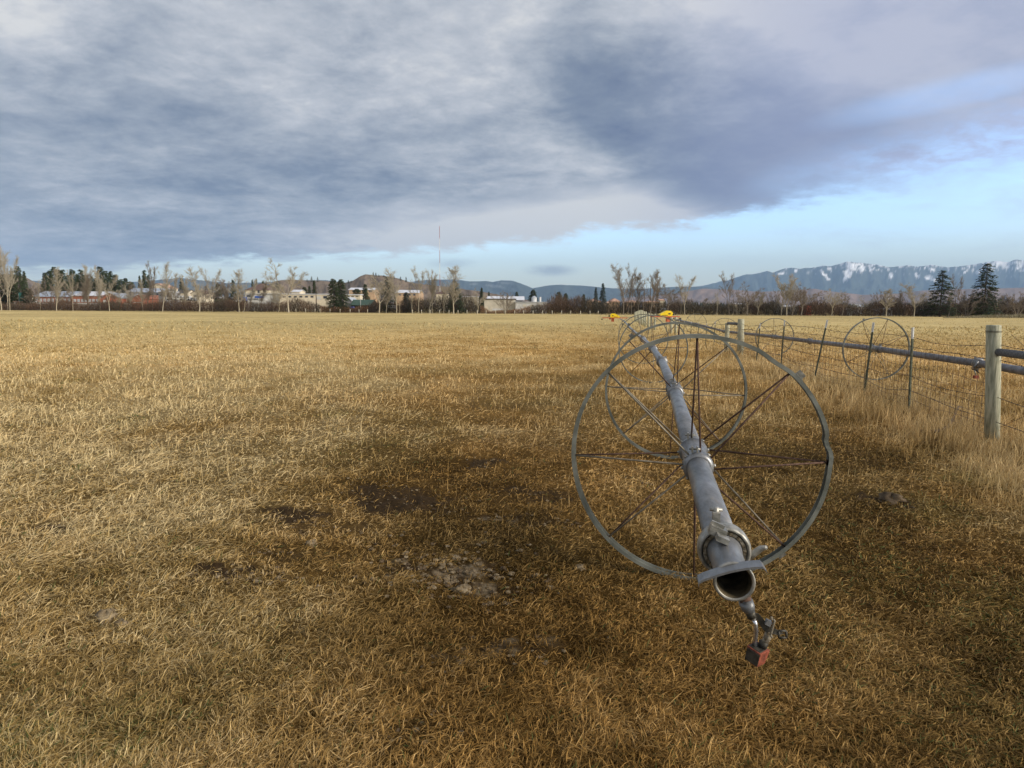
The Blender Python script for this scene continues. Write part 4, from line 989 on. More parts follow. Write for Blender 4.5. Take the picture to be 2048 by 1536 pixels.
low_ = ((bx > 560) & (bx < 745) & (tp > 609)) | ((bx > 960) & (bx < 1060)); cb_ = np.where(low_[:, None], np.array([[.30, .17, .09]]), cb_)
o = blades('brush', X, bz, zz_, rng.uniform(0, 6.28, n), spread, Hh * rng.uniform(.12, .34, n), rng.uniform(.03, .085, n), rng.uniform(-.2, .6, n), cb_ * k * .52, M['twig'], 1.15, .8)
tag(o, 'dense leafless brown brush lining the far edge of the field', 'brush', kind='stuff')
# low weedy bank on the far right of the field
n = 9000; bx = rng.uniform(1880, 2400, n); bz = rng.uniform(175, 195, n); k = rng.uniform(.7, 1.3, n)[:, None]
hh = np.interp(bx, [1880, 1960, 2050, 2400], [.05, 1.0, 1.5, 1.5]) * rng.uniform(.3, 1, n)
o = blades('weeds', (bx - 1024) / FPX * bz, bz, GB + hh * .3, rng.uniform(0, 6.28, n), rng.uniform(.6, 1.5, n), hh * .8 + .1, rng.uniform(.05, .12, n), rng.uniform(0, .5, n), np.array([[.24, .21, .13]]) * k, M['twig'])
tag(o, 'low grey green weeds on the bank at the right edge of the field', 'weeds', kind='stuff')
# far wood: dark conifer belt in front of the mountains
n = 1500; wx = rng.uniform(1325, 2500, n); wz = rng.uniform(1300, 1500, n); hgt = rng.uniform(7, 15, n) * (.8 + .5 * vnoise(wx * .04, wz * 0, 5)); V = []; Fc = []; cc = []
for i in range(n):
    x0 = (wx[i] - 1024) / FPX * wz[i]; b0 = len(V); r_ = hgt[i] * rng.uniform(.16, .26); m_ = 6
    for lv_, (h, r2) in enumerate(((.0, .8), (.15, 1.), (.5, .62), (.55, .74), (1., .0))):
        for q_ in range(m_):
            a = 6.28 * q_ / m_ + lv_; V.append((x0 + math.cos(a) * r_ * r2 * rng.uniform(.8, 1.2), wz[i] + math.sin(a) * r_ * r2, GB + hgt[i] * h)); cc.append(np.array([.035, .045, .03]) * rng.uniform(.7, 1.4))
    for l_ in range(4):
        for q_ in range(m_): Fc += [b0 + l_ * m_ + q_, b0 + l_ * m_ + (q_ + 1) % m_, b0 + (l_ + 1) * m_ + (q_ + 1) % m_, b0 + (l_ + 1) * m_ + q_]
o = link('far_wood', npmesh('far_wood', V, Fc, np.full(len(Fc) // 4, 4), np.array(cc), M['needles']))
tag(o, 'dark far off belt of conifers at the foot of the mountains', 'wood', kind='stuff')
n = 700; wx = rng.uniform(-300, 1330, n); wz = rng.uniform(480, 640, n); hgt = rng.uniform(5, 12, n); V = []; Fc = []; cc = []
n = 35000; bx = np.concatenate([rng.uniform(-340, 560, 26000), rng.uniform(560, 2400, 9000)]); bz = rng.uniform(360, 520, n)
X = (bx - 1024) / FPX * bz; hk = (2. + 6 * fbm(bx * .03, bz * .01, 37, 3)) * np.where(bx < 560, 1.5, .6)
cg = np.where(fbm(bx * .06, bz * .02, 39, 3)[:, None] > .5, np.array([[.055, .065, .035]]), np.array([[.12, .10, .07]]))
o = blades('town_shrubs', X, bz, GB + rng.uniform(0, 1, n) * hk * .8, rng.uniform(0, 6.28, n), rng.uniform(.3, 1.5, n), rng.uniform(.8, 2, n), rng.uniform(.25, .6, n), rng.uniform(0, .6, n), cg * rng.uniform(.6, 1.4, (n, 1)), M['twig'])
tag(o, 'mixed shrubs and small trees between the houses of the far town', 'shrubs', kind='stuff')

# ------------------------------------------------------------------ buildings at the field edge
def flat(name, c, rough=.8, metal=0.): 
    return simple(name, tuple(q * .88 for q in c), tuple(min(1, q * 1.1) for q in c), .7, rough, metal)
K_ = dict(orange=flat('orange_siding', (.30, .115, .07)), white=flat('white_siding', (.50, .50, .48)), cream=flat('cream_wall', (.62, .55, .42)), beige=flat('beige_metal_wall', (.50, .46, .37)), grey=flat('grey_wall', (.20, .20, .20)),
          blueroof=flat('blue_grey_roof', (.34, .38, .44), .5, .2), whiteroof=flat('white_roof', (.60, .61, .64)), brownroof=flat('brown_shingle_roof', (.13, .085, .07)), darkroof=flat('dark_roof', (.05, .05, .05)), green=flat('green_roof', (.05, .085, .065)),
          tan=flat('tan_stucco', (.44, .31, .2)), tanroof=flat('tan_tile_roof', (.45, .28, .2)), glass=flat('window_glass', (.05, .06, .08), .2), blue=flat('blue_paint', (.02, .10, .42)), dark=flat('dark_opening', (.03, .03, .03)), silver=flat('silver_panel', (.5, .52, .54), .4, .3), red=flat('red_wall', (.45, .06, .03)), teal=flat('teal_paint', (.05, .17, .15)))
def wz_(py, px, Z): return atY(px, py, Z).z
def building(name, lab, x0, x1, ye, Z, depth, wall, roof=None, yr=None, kind='gable_x', cat='building', wins=(), over=.3, yb=None, low=None, slope=0):
    """x0..x1 wall ends, ye eave row, yr ridge row; openings given as (xa, xb, ytop, ybottom, material, kind)"""
    z0 = GB if yb is None else wz_(yb, x0, Z)
    xa, xb = (x0 - 1024) / FPX * Z, (x1 - 1024) / FPX * Z; ze = wz_(ye, (x0 + x1) / 2, Z); w = xb - xa; cx = (xa + xb) / 2
    o = empty(name, (cx, Z + depth / 2, z0)); h = ze - z0
    mb = MB(); mb.box((0, 0, h / 2), (w, depth, h))
    zr = (wz_(yr, (x0 + x1) / 2, Z + (depth / 2 if kind == 'gable_x' else 0)) - z0) if yr is not None else h + .4
    if kind == 'gable_y': mb.add([(-w / 2, -depth / 2, h), (w / 2, -depth / 2, h), (0, -depth / 2, zr - .1), (-w / 2, depth / 2, h), (w / 2, depth / 2, h), (0, depth / 2, zr - .1)], [(0, 1, 2), (5, 4, 3)])
    if kind == 'gable_x': mb.add([(-w / 2, -depth / 2, h), (-w / 2, depth / 2, h), (-w / 2, 0, zr - .1), (w / 2, -depth / 2, h), (w / 2, depth / 2, h), (w / 2, 0, zr - .1)], [(0, 2, 1), (3, 4, 5)])
    mb.build('wall', K_[wall], o)
    if low: 
        mb = MB(); mb.box((0, -depth / 2 - .03, h * low[1] / 2), (w * .98, .06, h * low[1])); mb.build('lower_wall', K_[low[0]], o)
    if roof:
        mb = MB(); t = .14; e = over
        if kind == 'gable_x': pr = [(-depth / 2 - e, h), (0, zr), (depth / 2 + e, h)]; f = lambda s_, p: (s_ * (w / 2 + e), p[0], p[1])
        elif kind == 'gable_y': pr = [(-w / 2 - e, h), (0, zr), (w / 2 + e, h)]; f = lambda s_, p: (p[0], s_ * (depth / 2 + e), p[1])
        if kind in ('gable_x', 'gable_y'):
            vs = [f(s_, (p[0], p[1] + dz)) for s_ in (-1, 1) for dz in (.02, t) for p in pr]
            mb.add(vs, [(3, 4, 10, 9), (4, 5, 11, 10), (0, 6, 7, 1), (1, 7, 8, 2), (0, 1, 4, 3), (1, 2, 5, 4), (6, 9, 10, 7), (7, 10, 11, 8), (0, 3, 9, 6), (2, 8, 11, 5)])
        elif kind == 'hip':
            a, b_ = w / 2 + e, depth / 2 + e; q_ = min(a, b_) * .95; r1, r2 = max(a - q_, .05), max(b_ - q_, .05)
            mb.add([(-a, -b_, h + .02), (a, -b_, h + .02), (a, b_, h + .02), (-a, b_, h + .02), (-r1, -r2, zr), (r1, -r2, zr), (r1, r2, zr), (-r1, r2, zr)], [(3, 2, 1, 0), (0, 1, 5, 4), (1, 2, 6, 5), (2, 3, 7, 6), (3, 0, 4, 7), (4, 5, 6, 7)])
        else: mb.box((0, 0, h + .16), (w + 2 * e, depth + 2 * e, .3)); 
        mb.build('roof', K_[roof], o)
    for (wa, wb, wt, wbm, mt, kn) in wins:
        u0, u1 = (wa - 1024) / FPX * Z - cx, (wb - 1024) / FPX * Z - cx; v0, v1 = wz_(wbm, (wa + wb) / 2, Z) - z0, wz_(wt, (wa + wb) / 2, Z) - z0
        mb = MB(); mb.box(((u0 + u1) / 2, -depth / 2 - .07, (v0 + v1) / 2), (abs(u1 - u0), .08, abs(v1 - v0))); fr2 = mb.build(kn, K_[mt], o)
    return tag(o, lab, cat)
def row(x0, x1, n_, yt, yb_, mt='glass', kn='window', fill=.5):
    st = (x1 - x0) / n_; return [(x0 + i * st + st * (1 - fill) / 2, x0 + (i + 1) * st - st * (1 - fill) / 2, yt, yb_, mt, kn) for i in range(n_)]
building('house', 'small tan roofed house with a white gable end beside the green sign frame', 28, 42, 593, 245, 8, 'cream', 'tanroof', 585, 'gable_y')
building('house', 'low brown roofed house behind the far left tree trunks', -10, 27, 596, 250, 9, 'tan', 'brownroof', 589, 'gable_x', wins=row(0, 24, 3, 599, 603))
building('shed', 'white walled shed end with pale gate below the green frame', 34, 62, 604, 238, 6, 'white', 'tanroof', 600, 'gable_x', wins=[(38, 43, 605, 609, 'dark', 'door')])
o = empty('sign_frame', atY(46, 620, 236)); o.location.z = GB; mb = MB()
za_, zb2_ = wz_(604, 46, 236) - GB, wz_(587, 46, 236) - GB
mb.box((-1.0, 0, (zb2_) / 2), (.2, .2, zb2_)); mb.box((1.0, 0, zb2_ / 2), (.2, .2, zb2_)); mb.build('post', K_['white'], o)
mb = MB(); mb.box((-.1, -.15, (za_ + zb2_) / 2 + .3), (1.7, .1, zb2_ - za_)); mb.build('panel', K_['teal'], o); tag(o, 'dark green panel on two posts near the left edge', 'sign')
building('shed', 'long orange walled shed with a blue grey roof and white lower doors', 74, 150, 594, 262, 14, 'orange', 'blueroof', 583, 'gable_x', low=('white', .55), wins=row(76, 148, 9, 597, 604, 'silver', 'door', .7))
building('shed', 'middle orange shed with a low gable and pale doors below', 150, 206, 592, 258, 16, 'orange', 'whiteroof', 583.5, 'gable_x', low=('white', .5), wins=row(152, 204, 7, 598, 604, 'silver', 'door', .7))
building('shed', 'orange shed with a big plain gable facing the field', 206, 246, 597, 255, 18, 'orange', 'blueroof', 586, 'gable_y', wins=[(212, 218, 600, 606, 'white', 'door')])
building('shed', 'blue grey roofed shed between two orange gables', 246, 268, 597, 257, 16, 'orange', 'blueroof', 588, 'gable_x', low=('white', .6))
building('shed', 'orange shed end right of the blue grey roof', 268, 295, 598, 255, 14, 'orange', 'orange', 590, 'gable_y', wins=[(270, 290, 604.5, 605.5, 'white', 'rail')])
building('building', 'wide low building with a pale blue roof behind the orange sheds', 258, 330, 585, 300, 14, 'grey', 'blueroof', 577, 'gable_x', wins=row(262, 328, 5, 587, 590))
building('house', 'dark grey box building beside the white trunked tree', 322, 339, 584, 250, 10, 'grey', 'whiteroof', None, 'flat', wins=[(325, 330, 588, 592, 'glass', 'window')])
building('house', 'cream house on the rise above the parked trailers', 300, 342, 577, 345, 10, 'cream', 'tanroof', 567, 'gable_y', wins=row(305, 338, 3, 580, 583))
building('house', 'pale house with a dark sagging roof among the trees', 356, 378, 586, 290, 9, 'cream', 'darkroof', 580, 'gable_x')
building('house', 'cream gabled house behind the parked vehicles', 386, 412, 588, 285, 10, 'cream', 'brownroof', 580, 'gable_y', wins=row(390, 408, 2, 590, 594))
building('house', 'brown roofed house with cream walls on the rise', 494, 541, 580.5, 300, 14, 'cream', 'brownroof', 566, 'hip', wins=[(508, 513, 581, 584, 'glass', 'window'), (519, 523, 580.5, 586, 'glass', 'window'), (530, 534, 581, 584, 'glass', 'window')])
building('building', 'long low building with white walls and a blue door', 494, 560, 588, 262, 12, 'white', 'white', None, 'flat', wins=[(513, 530, 592, 596, 'blue', 'door'), (497, 507, 590, 594, 'glass', 'window')])
building('building', 'long cream building with a pale flat roof left of the big evergreen', 560, 660, 589, 258, 14, 'cream', 'whiteroof', None, 'flat', wins=[(636, 644, 593, 599, 'white', 'door'), (649, 656, 592, 597, 'glass', 'window')] + row(566, 632, 6, 592, 595))
building('house', 'small white roofed house above the long cream building', 586, 602, 584, 290, 8, 'cream', 'whiteroof', 580, 'gable_x')
building('building', 'cream building with dark slots and a flat parapet right of the evergreen', 690, 722, 590, 250, 8, 'cream', 'whiteroof', None, 'flat', wins=row(694, 720, 3, 592, 593.5, 'dark', 'window', .6))
building('house', 'tan and white house above the cream building', 700, 750, 580, 300, 10, 'tan', 'whiteroof', 576, 'gable_x', wins=row(704, 748, 4, 581, 584))
building('shed', 'grey gabled shed with white side right of the big evergreen', 692, 704, 602, 228, 9, 'grey', 'silver', 595, 'gable_y')
building('shed', 'open shed with a dark green roof and posts', 704, 744, 611, 226, 8, 'dark', 'green', 600, 'gable_x', wins=[(722, 723, 598, 619, 'white', 'post'), (743, 743.7, 610, 619, 'white', 'post')])
building('building', 'tan building with a bright white roof behind the bare trees', 792, 838, 586, 300, 16, 'tan', 'whiteroof', 580.5, 'gable_x', wins=row(796, 834, 4, 588, 591))
building('building', 'low cream building with a dark roof near the foot of the mast', 872, 894, 588, 300, 10, 'cream', 'brownroof', 582, 'hip')
building('building', 'white roofed building behind the brown brush near the centre', 924, 955, 594, 300, 10, 'beige', 'whiteroof', 592, 'flat')
building('warehouse', 'beige metal warehouse behind the round headed bare tree', 968, 1030, 599, 246, 16, 'beige', 'darkroof', None, 'flat', wins=[(984, 1006, 617, 621, 'white', 'loading_dock'), (970, 976, 613, 618, 'cream', 'door')])
building('warehouse', 'bright white wing of the warehouse with a flat grey roof', 1030, 1092, 605, 244, 18, 'white', 'silver', None, 'flat', wins=row(1040, 1086, 3, 609, 613, 'beige', 'window', .4))
building('building', 'raised block with a white roof and dark eaves behind the warehouse', 976, 1044, 600.5, 275, 12, 'dark', 'whiteroof', 593, 'gable_x', over=.8)
building('house', 'tan stucco house left behind the two spruces', 1176, 1200, 603, 290, 10, 'tan', 'tanroof', 597, 'hip', wins=row(1178, 1198, 3, 605, 607))
building('house', 'tan stucco house with a hipped roof right of the spruces', 1219, 1237, 603, 290, 10, 'tan', 'tanroof', 596.5, 'hip', wins=row(1221, 1235, 2, 605, 607))
building('house', 'tan house low behind the taller spruce', 1203, 1221, 606, 286, 10, 'tan', 'tanroof', 603, 'hip')
building('house', 'tan house among the middle cottonwoods', 1250, 1276, 605, 290, 10, 'tan', 'tanroof', 600, 'hip', wins=row(1253, 1273, 3, 607, 610))
building('building', 'two storey tan building with a square tower end behind the cottonwoods', 1290, 1318, 604, 285, 10, 'tan', 'tanroof', 601, 'hip', wins=row(1292, 1317, 4, 607, 610))
building('building', 'square tan tower block at the right end of the tan buildings', 1317, 1325, 601, 284, 8, 'cream', 'tanroof', 598.5, 'gable_x')
building('house', 'pale yellow house behind the Y shaped tree', 1466, 1490, 609, 290, 9, 'cream', 'whiteroof', 607, 'gable_x', wins=row(1468, 1488, 2, 611, 614))
building('house', 'grey white house behind the brush right of the twisted tree', 1560, 1571, 614, 240, 8, 'silver', 'whiteroof', 611.5, 'gable_x')
building('house', 'bright white gabled house below the large bent crowned tree', 1575, 1588, 614, 238, 8, 'white', 'white', 611, 'gable_y', wins=[(1578, 1580, 615, 618, 'glass', 'window')])
building('house', 'small red roofed house seen over the brush', 1607, 1618, 614, 240, 6, 'red', 'red', 610, 'hip')
building('house', 'little white gabled house under the small spreading tree', 1690, 1699, 620, 236, 6, 'white', 'white', 616.5, 'gable_y')
building('house', 'pale grey house set back behind the small white one', 1711, 1719, 614, 280, 6, 'white', 'silver', 609, 'gable_x')
building('house', 'long grey white house half hidden by brush left of the first fir', 1760, 1780, 619, 238, 6, 'silver', 'whiteroof', 616.5, 'gable_x')
building('house', 'tan roofed house behind the reddish brush left of the first fir', 1802, 1820, 614, 260, 8, 'tan', 'tanroof', 611, 'gable_x')
building('shed', 'dark shed with a white roof edge below the first fir', 1842, 1858, 621, 234, 6, 'grey', 'whiteroof', 618.5, 'gable_x')
# vehicles parked before the houses
def vehicle(lab, x0, x1, yt, yb_, Z, body, name='parked_car', tall=False, cat='car'):
    xa, xb = (x0 - 1024) / FPX * Z, (x1 - 1024) / FPX * Z; w = abs(xb - xa); h = wz_(yt, x0, Z) - wz_(yb_, x0, Z)
    z0 = wz_(yb_, x0, Z); o = empty(name, ((xa + xb) / 2, Z, z0)); mb = MB()
    k = .42 if not tall else .12
    pr = [(-.5, .18), (-.5, 1 - k), (-.32, 1 - k), (-.2, 1.), (.26, 1.), (.42, 1 - k), (.5, 1 - k - .08), (.5, .18)] if not tall else [(-.5, .14), (-.5, .96), (-.47, 1.), (.40, 1.), (.5, .72), (.5, .14)]
    vs = [(a * w, y, b_ * h) for y in (-.9, .9) for a, b_ in pr]; q_ = len(pr)
    mb.add(vs, [tuple(range(q_)), tuple(range(2 * q_ - 1, q_ - 1, -1))] + [(i, i + q_, (i + 1) % q_ + q_, (i + 1) % q_) for i in range(q_)]); mb.build('body', K_[body], o)
    for u0, u1 in (((-.22, .02), (.05, .3)) if not tall else ((-.38, -.2), (-.1, .12), (.25, .38))):
        mb = MB(); mb.box(((u0 + u1) / 2 * w, -.92, h * (.78 if not tall else .68)), ((u1 - u0) * w, .05, h * .22)); mb.build('window', K_['glass'], o)
    for u in (-.3, .32):
        mb = MB(); R_ = min(.36, h * .25); mb.tube([(u * w, -.95, R_), (u * w, .95, R_)], R_, 14); mb.build('wheel', K_['dark'], o)
    return tag(o, lab, cat)
for a in [('white motorhome parked beside the dark grey box building', 340, 352, 590, 600, 240, 'white', 'motorhome', True, 'motorhome'), ('long white trailer parked below the pale house', 353, 372, 591, 601, 242, 'white', 'trailer', True, 'trailer'),
          ('white camper parked between two bare trunks', 374, 386, 592, 601, 240, 'white', 'trailer', True, 'trailer'), ('pale van under the full crowned cottonwood', 387, 397, 595, 602, 238, 'silver', 'parked_van', True, 'van'),
          ('dark car in the row right of the campers', 428, 440, 592, 598, 245, 'dark', 'parked_car', False, 'car'), ('silver car in the row right of the campers', 442, 453, 592, 598, 246, 'silver', 'parked_car', False, 'car'),
          ('black pickup at the end of the vehicle row', 454, 468, 593, 600, 240, 'dark', 'parked_car', False, 'car'), ('white car nearest the two pale trunks', 470, 484, 598, 605, 232, 'white', 'parked_car', False, 'car'),
          ('dark blue van beside the two pale trunks', 486, 496, 594, 604, 234, 'blue', 'parked_van', True, 'van'), ('white flatbed trailer before the long white building', 497, 536, 597, 601, 236, 'white', 'trailer', True, 'trailer'),
          ('blue car beside the green roofed shed', 702, 710, 613, 618, 222, 'blue', 'parked_car', False, 'car'), ('silver round topped trailer behind the tall bare trees', 777, 792, 610, 620, 212, 'silver', 'trailer', True, 'trailer'),
          ('grey van behind the silver round topped trailer', 777, 788, 602, 608, 232, 'silver', 'parked_van', True, 'van'), ('white car half hidden in the brush under the tan building', 1320, 1330, 616, 620, 212, 'silver', 'parked_car', False, 'car')]: vehicle(*a)
# silos behind the warehouse
o = empty('silo', atY(1068, 620, 262)); o.location.z = GB; mb = MB(); zt_ = wz_(595, 1068, 262) - GB; mb.tube([(0, 0, 0), (0, 0, zt_)], 1.1, 20); mb.build('tank', K_['white'], o)
mb = MB(); mb.lathe([(zt_ - .01, 1.15), (zt_ + .7, .05)], 20, R=Matrix.Rotation(math.pi / 2, 3, 'X')); mb.build('lid', K_['silver'], o); tag(o, 'white silo tank behind the warehouse', 'silo')
o = empty('chimney', atY(1080, 620, 262)); o.location.z = GB; mb = MB(); mb.tube([(0, 0, 0), (0, 0, wz_(594, 1080, 262) - GB)], .45, 12); mb.build('stack', K_['white'], o); tag(o, 'slim white stack right of the silo', 'chimney')
# poles
for px_, yt_, Z_, lab in ((429, 590, 215, 'wooden utility pole among the parked vehicles'), (633, 572, 240, 'dark utility pole in front of the cream building'), (1300, 560, 300, 'thin pole behind the tan buildings')):
    o = empty('utility_pole', atY(px_, 620, Z_)); o.location.z = GB; h = wz_(yt_, px_, Z_) - GB
    mb = MB(); mb.tube([(0, 0, 0), (0, 0, h)], [.17, .12], 10); mb.build('pole', M['fir_trunk'], o); mb = MB(); mb.box((0, 0, h * .92), (1.8, .12, .14)); mb.build('crossarm', M['fir_trunk'], o); tag(o, lab, 'utility pole')
# radio mast
o = empty('radio_mast', atY(880, 612, 1000)); o.location.z = GB; mr, mw = flat('mast_red', (.35, .05, .04)), flat('mast_white', (.75, .75, .73))
ys = [452, 477, 501, 525, 549, 571, 592, 618]; xs_ = atY(880, 500, 1000).x - o.location.x
for i in range(7):
    za_, zb_ = wz_(ys[i + 1], 880, 1000) - GB, wz_(ys[i], 880, 1000) - GB; mb = MB()
    for a in (0, 2.09, 4.19): mb.tube([(math.cos(a) * .42, math.sin(a) * .42, za_), (math.cos(a) * .42, math.sin(a) * .42, zb_)], .13, 5)
    z = za_; s_ = 0
    while z < zb_ - 1:
        a, b_ = s_ * 2.09, (s_ + 1) * 2.09; mb.tube([(math.cos(a) * .42, math.sin(a) * .42, z), (math.cos(b_) * .42, math.sin(b_) * .42, z + 1)], .06, 3); z += 1; s_ += 1
    mb.build('mast_section', mr if i % 2 == 0 else mw, o)
tag(o, 'very tall thin red and white banded radio mast', 'radio mast')

# ------------------------------------------------------------------ hills and mountains
def range_(name, prof_, Zc, depth, cfun, seed, m, y0=None, rough=1., ext=None):
    """terrain whose crest passes through the directions of prof_ (pixel column, row)"""
    px_ = np.array([p[0] for p in prof_], float); py_ = np.array([p[1] for p in prof_], float)
    nx = int((px_[-1] - px_[0]) / 1.6); xs = np.linspace(px_[0], px_[-1], nx); yy = np.interp(xs, px_, py_)
    ys_ = yy + (fbm(xs * .12, xs * 0, seed, 4) - .5) * 1.8 * rough
    tv = np.concatenate([np.linspace(0, 1, 40), np.linspace(1.06, 1.5, 6)]); V = np.zeros((len(tv), nx, 3)); Zr = Zc * (1 + .06 * (fbm(xs * .02, xs * 0 + 2, seed + 5, 3) - .5))
    ch = EYE + (614.0 + (xs - 1024) * .0068 - ys_) * Zr / FPX; ch = np.maximum(ch, 1.)
    for i, t in enumerate(tv):
        Z = Zr - depth * (1 - t); x = (xs - 1024) / FPX * Z
        gull = fbm(xs * .035 + 3 * t, xs * .02 + t * 3.0, seed + 9, 5); rid = 1 - np.abs(2 * fbm(xs * .028 + 1.6 * t, t * 3.2 - xs * .01, seed + 3, 5) - 1)
        if t <= 1: h = ch * (t ** 1.15) * (1 - (1 - t) * t * 1.5 * (1.2 * rid - .35 + .6 * gull)) 
        else: h = ch * (1 - (t - 1) * 1.6)
        V[i, :, 0] = x; V[i, :, 1] = Z; V[i, :, 2] = np.maximum(h, 0) + GB - 3 * (t < .02)
    nt_ = len(tv); ii, jj = np.meshgrid(np.arange(nt_ - 1), np.arange(nx - 1), indexing='ij')
    F = np.stack([ii * nx + jj, ii * nx + jj + 1, (ii + 1) * nx + jj + 1, (ii + 1) * nx + jj], -1).reshape(-1)
    PX = np.tile(xs, (nt_, 1)); HP = (V[..., 2] - EYE) * FPX / V[..., 1]       # height in rows above the horizon at that distance
    PY = 614.0 + (PX - 1024) * .0068 - HP
    o = link(name, npmesh(name, V.reshape(-1, 3), F, np.full(len(F) // 4, 4), cfun(PX, PY, ch[None] * FPX / Zr[None], HP, tv[:, None] + 0 * PX).reshape(-1, 3), m, True))
    return tag(o, kind='structure')
M['hill'] = vcolmat('hill_ground', .95)
def ell(X_, Y_, cx, cy, rx, ry, rot=0):
    ca, sa = math.cos(rot), math.sin(rot); a = (X_ - cx) * ca + (Y_ - cy) * sa; b = -(X_ - cx) * sa + (Y_ - cy) * ca
    return sst(np.hypot(a / rx, b / ry) + (fbm(X_ * .5, Y_ * .8, 5, 4) - .5) * 1.3, 1.15, .7)
def csnow(X_, Y_, ch, hp, t):
    base = np.array([.045, .055, .04]) * (.7 + .7 * fbm(X_ * .15, t * 14, 3, 4))[..., None]
    n = fbm(X_ * .22, Y_ * .55, 9, 5)
    s = sst(hp + (n - .5) * 70, 80, 98) * sst(n, .38, .54) * .85 * (t > .5)
    for e in ((1690, 534, 11, 7, .1), (1685, 549, 7, 12, .25), (1703, 538, 16, 2.5, -.15), (1679, 560, 3, 6, .2), (1640, 552, 15, 2.6, .72), (1632, 543, 5, 2, .6), (1712, 541, 7, 5, -.8), (1556, 548, 9, 1.2, -.3), (1582, 543, 6, 1.2, -.3), (1845, 556, 8, 4.5, .2), (1856, 561, 6, 3, .3), (1852, 541, 6, 4, 0), (1732, 541, 6, 2.5, -.4), (1785, 533, 14, 1.6, .05), (1916, 540, 7, 2, -.1), (1918, 545, 6, 1.3, 0), (1942, 547, 4, 4, 0), (2030, 530, 12, 3.5, .5), (2022, 537, 7, 2, -.3), (1933, 531, 6, 1.5, 0), (1770, 553, 5, 6, .5), (1822, 553, 6, 4, .5), (2300, 520, 30, 6, 0)):
        s = np.maximum(s, ell(X_, Y_, *e) * (.75 + .25 * (n > .45)))
    s = (s * (t > .3))[..., None]; return base * (1 - s) + s * np.array([.95, .94, .93])
def cforest(X_, Y_, ch, hp, t):
    base = np.array([.04, .05, .04]) * (.6 + .9 * fbm(X_ * .1, t * 10, 13, 5))[..., None]; n = fbm(X_ * .3, Y_ * .8, 19, 4)
    s = ell(X_, Y_, 1010, 567, 14, 1.6, .1) * .3; s = np.maximum(s, ell(X_, Y_, 990, 573, 17, 3, .1) * .3); s = np.maximum(s, ell(X_, Y_, 1020, 563.5, 5, 1, .1) * .6); s = np.maximum(s, ell(X_, Y_, 945, 569, 8, 1.5, 0) * .35)
    s = s[..., None]; return base * (1 - s) + s * np.array([.45, .45, .45])
def cfoot(X_, Y_, ch, hp, t): return np.array([.20, .135, .10]) * (.75 + .5 * fbm(X_ * .08, t * 12, 23, 4))[..., None]
def cbrown(X_, Y_, ch, hp, t):
    n = fbm(X_ * .12, t * 10, 33, 5)[..., None]; return np.array([.17, .125, .085]) * (.65 + .7 * n) * (1 - .35 * (fbm(X_ * .3, t * 20, 35, 4)[..., None] > .56))
R1 = [(1290, 588), (1399, 573), (1431, 564.5), (1451, 560.6), (1467, 555), (1484, 550), (1497, 550), (1525, 543.4), (1536, 546.9), (1561, 538), (1580, 537.2), (1590, 539.5), (1601, 537.5), (1619, 537), (1634, 533), (1650, 534.4), (1665.6, 530), (1681, 524.7), (1694, 526), (1719, 528.6), (1730, 530), (1749, 532.5), (1765, 536), (1784, 535), (1800, 532), (1822, 535.7), (1848, 530.9), (1864, 534), (1880, 536), (1912, 534), (1936, 530), (1960, 526), (1976, 523.7), (1999, 526), (2015, 521), (2032, 523.7), (2060, 527), (2120, 518), (2180, 530), (2260, 522), (2340, 536), (2440, 528), (2560, 545), (2700, 560), (2800, 590)]
range_('mountains', R1, 19000, 5200, csnow, 41, M['hill'])
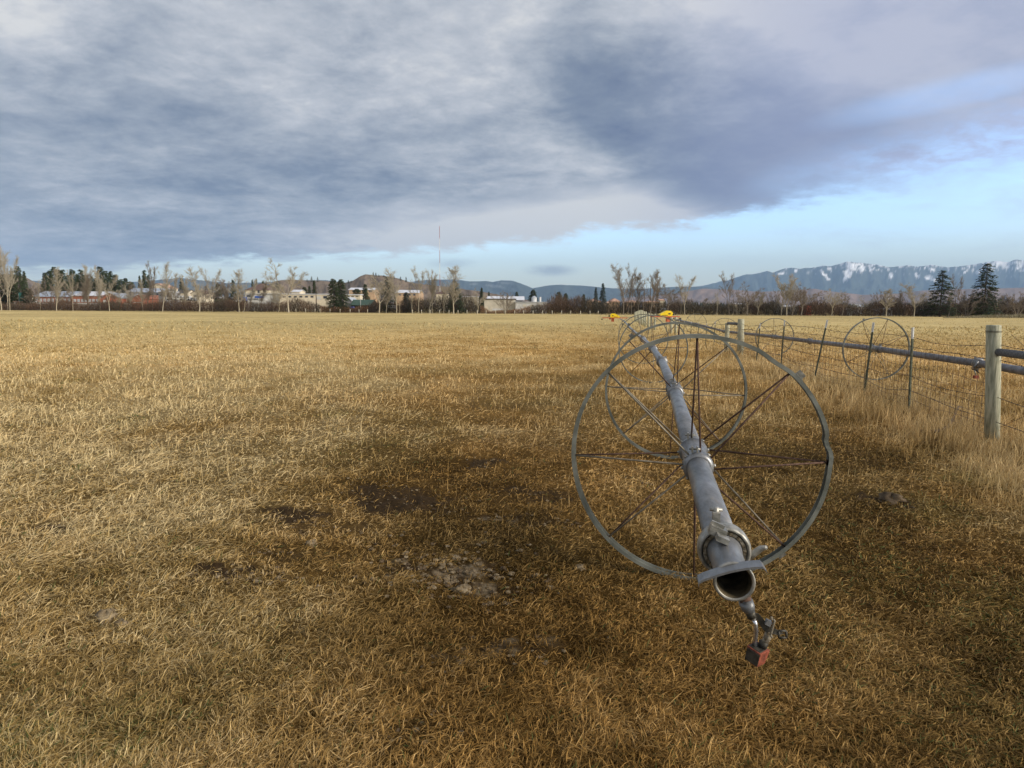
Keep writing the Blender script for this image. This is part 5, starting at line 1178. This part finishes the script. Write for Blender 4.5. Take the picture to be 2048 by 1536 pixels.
R2 = [(780, 590), (800, 570), (824, 565), (837, 562), (874, 560), (915, 560.6), (940, 563.8), (971, 563), (984, 565), (1002, 561.4), (1024, 562.5), (1042, 568.4), (1063, 577), (1090, 572.3), (1117, 570), (1165, 572.3), (1206, 576), (1238, 577.8), (1289, 577.8), (1336, 574.7), (1368, 574), (1399, 573.5), (1440, 578), (1500, 596)]
range_('mountains', R2, 14000, 4200, cforest, 51, M['hill'], rough=.6)
R3 = [(-500, 560), (-300, 552), (-100, 566), (60, 562), (200, 566), (300, 564), (330, 560), (345, 559), (364, 556), (380, 559), (398, 560.6), (445, 565), (460, 567), (520, 566), (600, 562), (652, 561), (700, 567), (790, 590)]
range_('mountains', R3, 13000, 3600, cforest, 61, M['hill'], rough=.6)
R4 = [(1240, 596), (1330, 590), (1400, 577.5), (1460, 580), (1515, 584), (1570, 582), (1619, 578), (1660, 584), (1720, 590), (1780, 588), (1830, 582), (1870, 580), (1920, 578.5), (1960, 577.5), (2048, 576), (2150, 570), (2300, 574), (2500, 568), (2700, 590)]
range_('hills', R4, 8200, 2500, cfoot, 71, M['hill'], rough=.5)
range_('hill', [(500, 600), (540, 570)] + HX + [(1130, 611)], 2200, 520, cbrown, 81, M['hill'], rough=.8)
range_('hill', [(-700, 560), (-300, 548), (-60, 553), (30, 549), (56, 552), (75, 563), (110, 574), (200, 584), (260, 600)], 2600, 600, cbrown, 83, M['hill'], rough=.8)

# ------------------------------------------------------------------ air
mb = MB(); mb.box((0, 9000, 850 - 1.8), (48000, 30000, 1700)); hz = mb.mesh('haze', None or [])
hm = bpy.data.materials.new('haze'); hm.use_nodes = True; t = hm.node_tree
for n in list(t.nodes): t.nodes.remove(n)
o_ = t.nodes.new('ShaderNodeOutputMaterial'); v_ = t.nodes.new('ShaderNodeVolumePrincipled'); t.links.new(v_.outputs[0], o_.inputs['Volume'])
v_.inputs['Density'].default_value = 4.0e-5; v_.inputs['Color'].default_value = (.46, .69, 1.0, 1); v_.inputs['Anisotropy'].default_value = .0
hz.materials.append(hm); o = link('haze', hz); tag(o, 'thin blue air fading the far mountains', 'haze', kind='stuff')
S.cycles.volume_bounces = 0; S.cycles.volume_step_rate = 10; S.cycles.volume_max_steps = 16
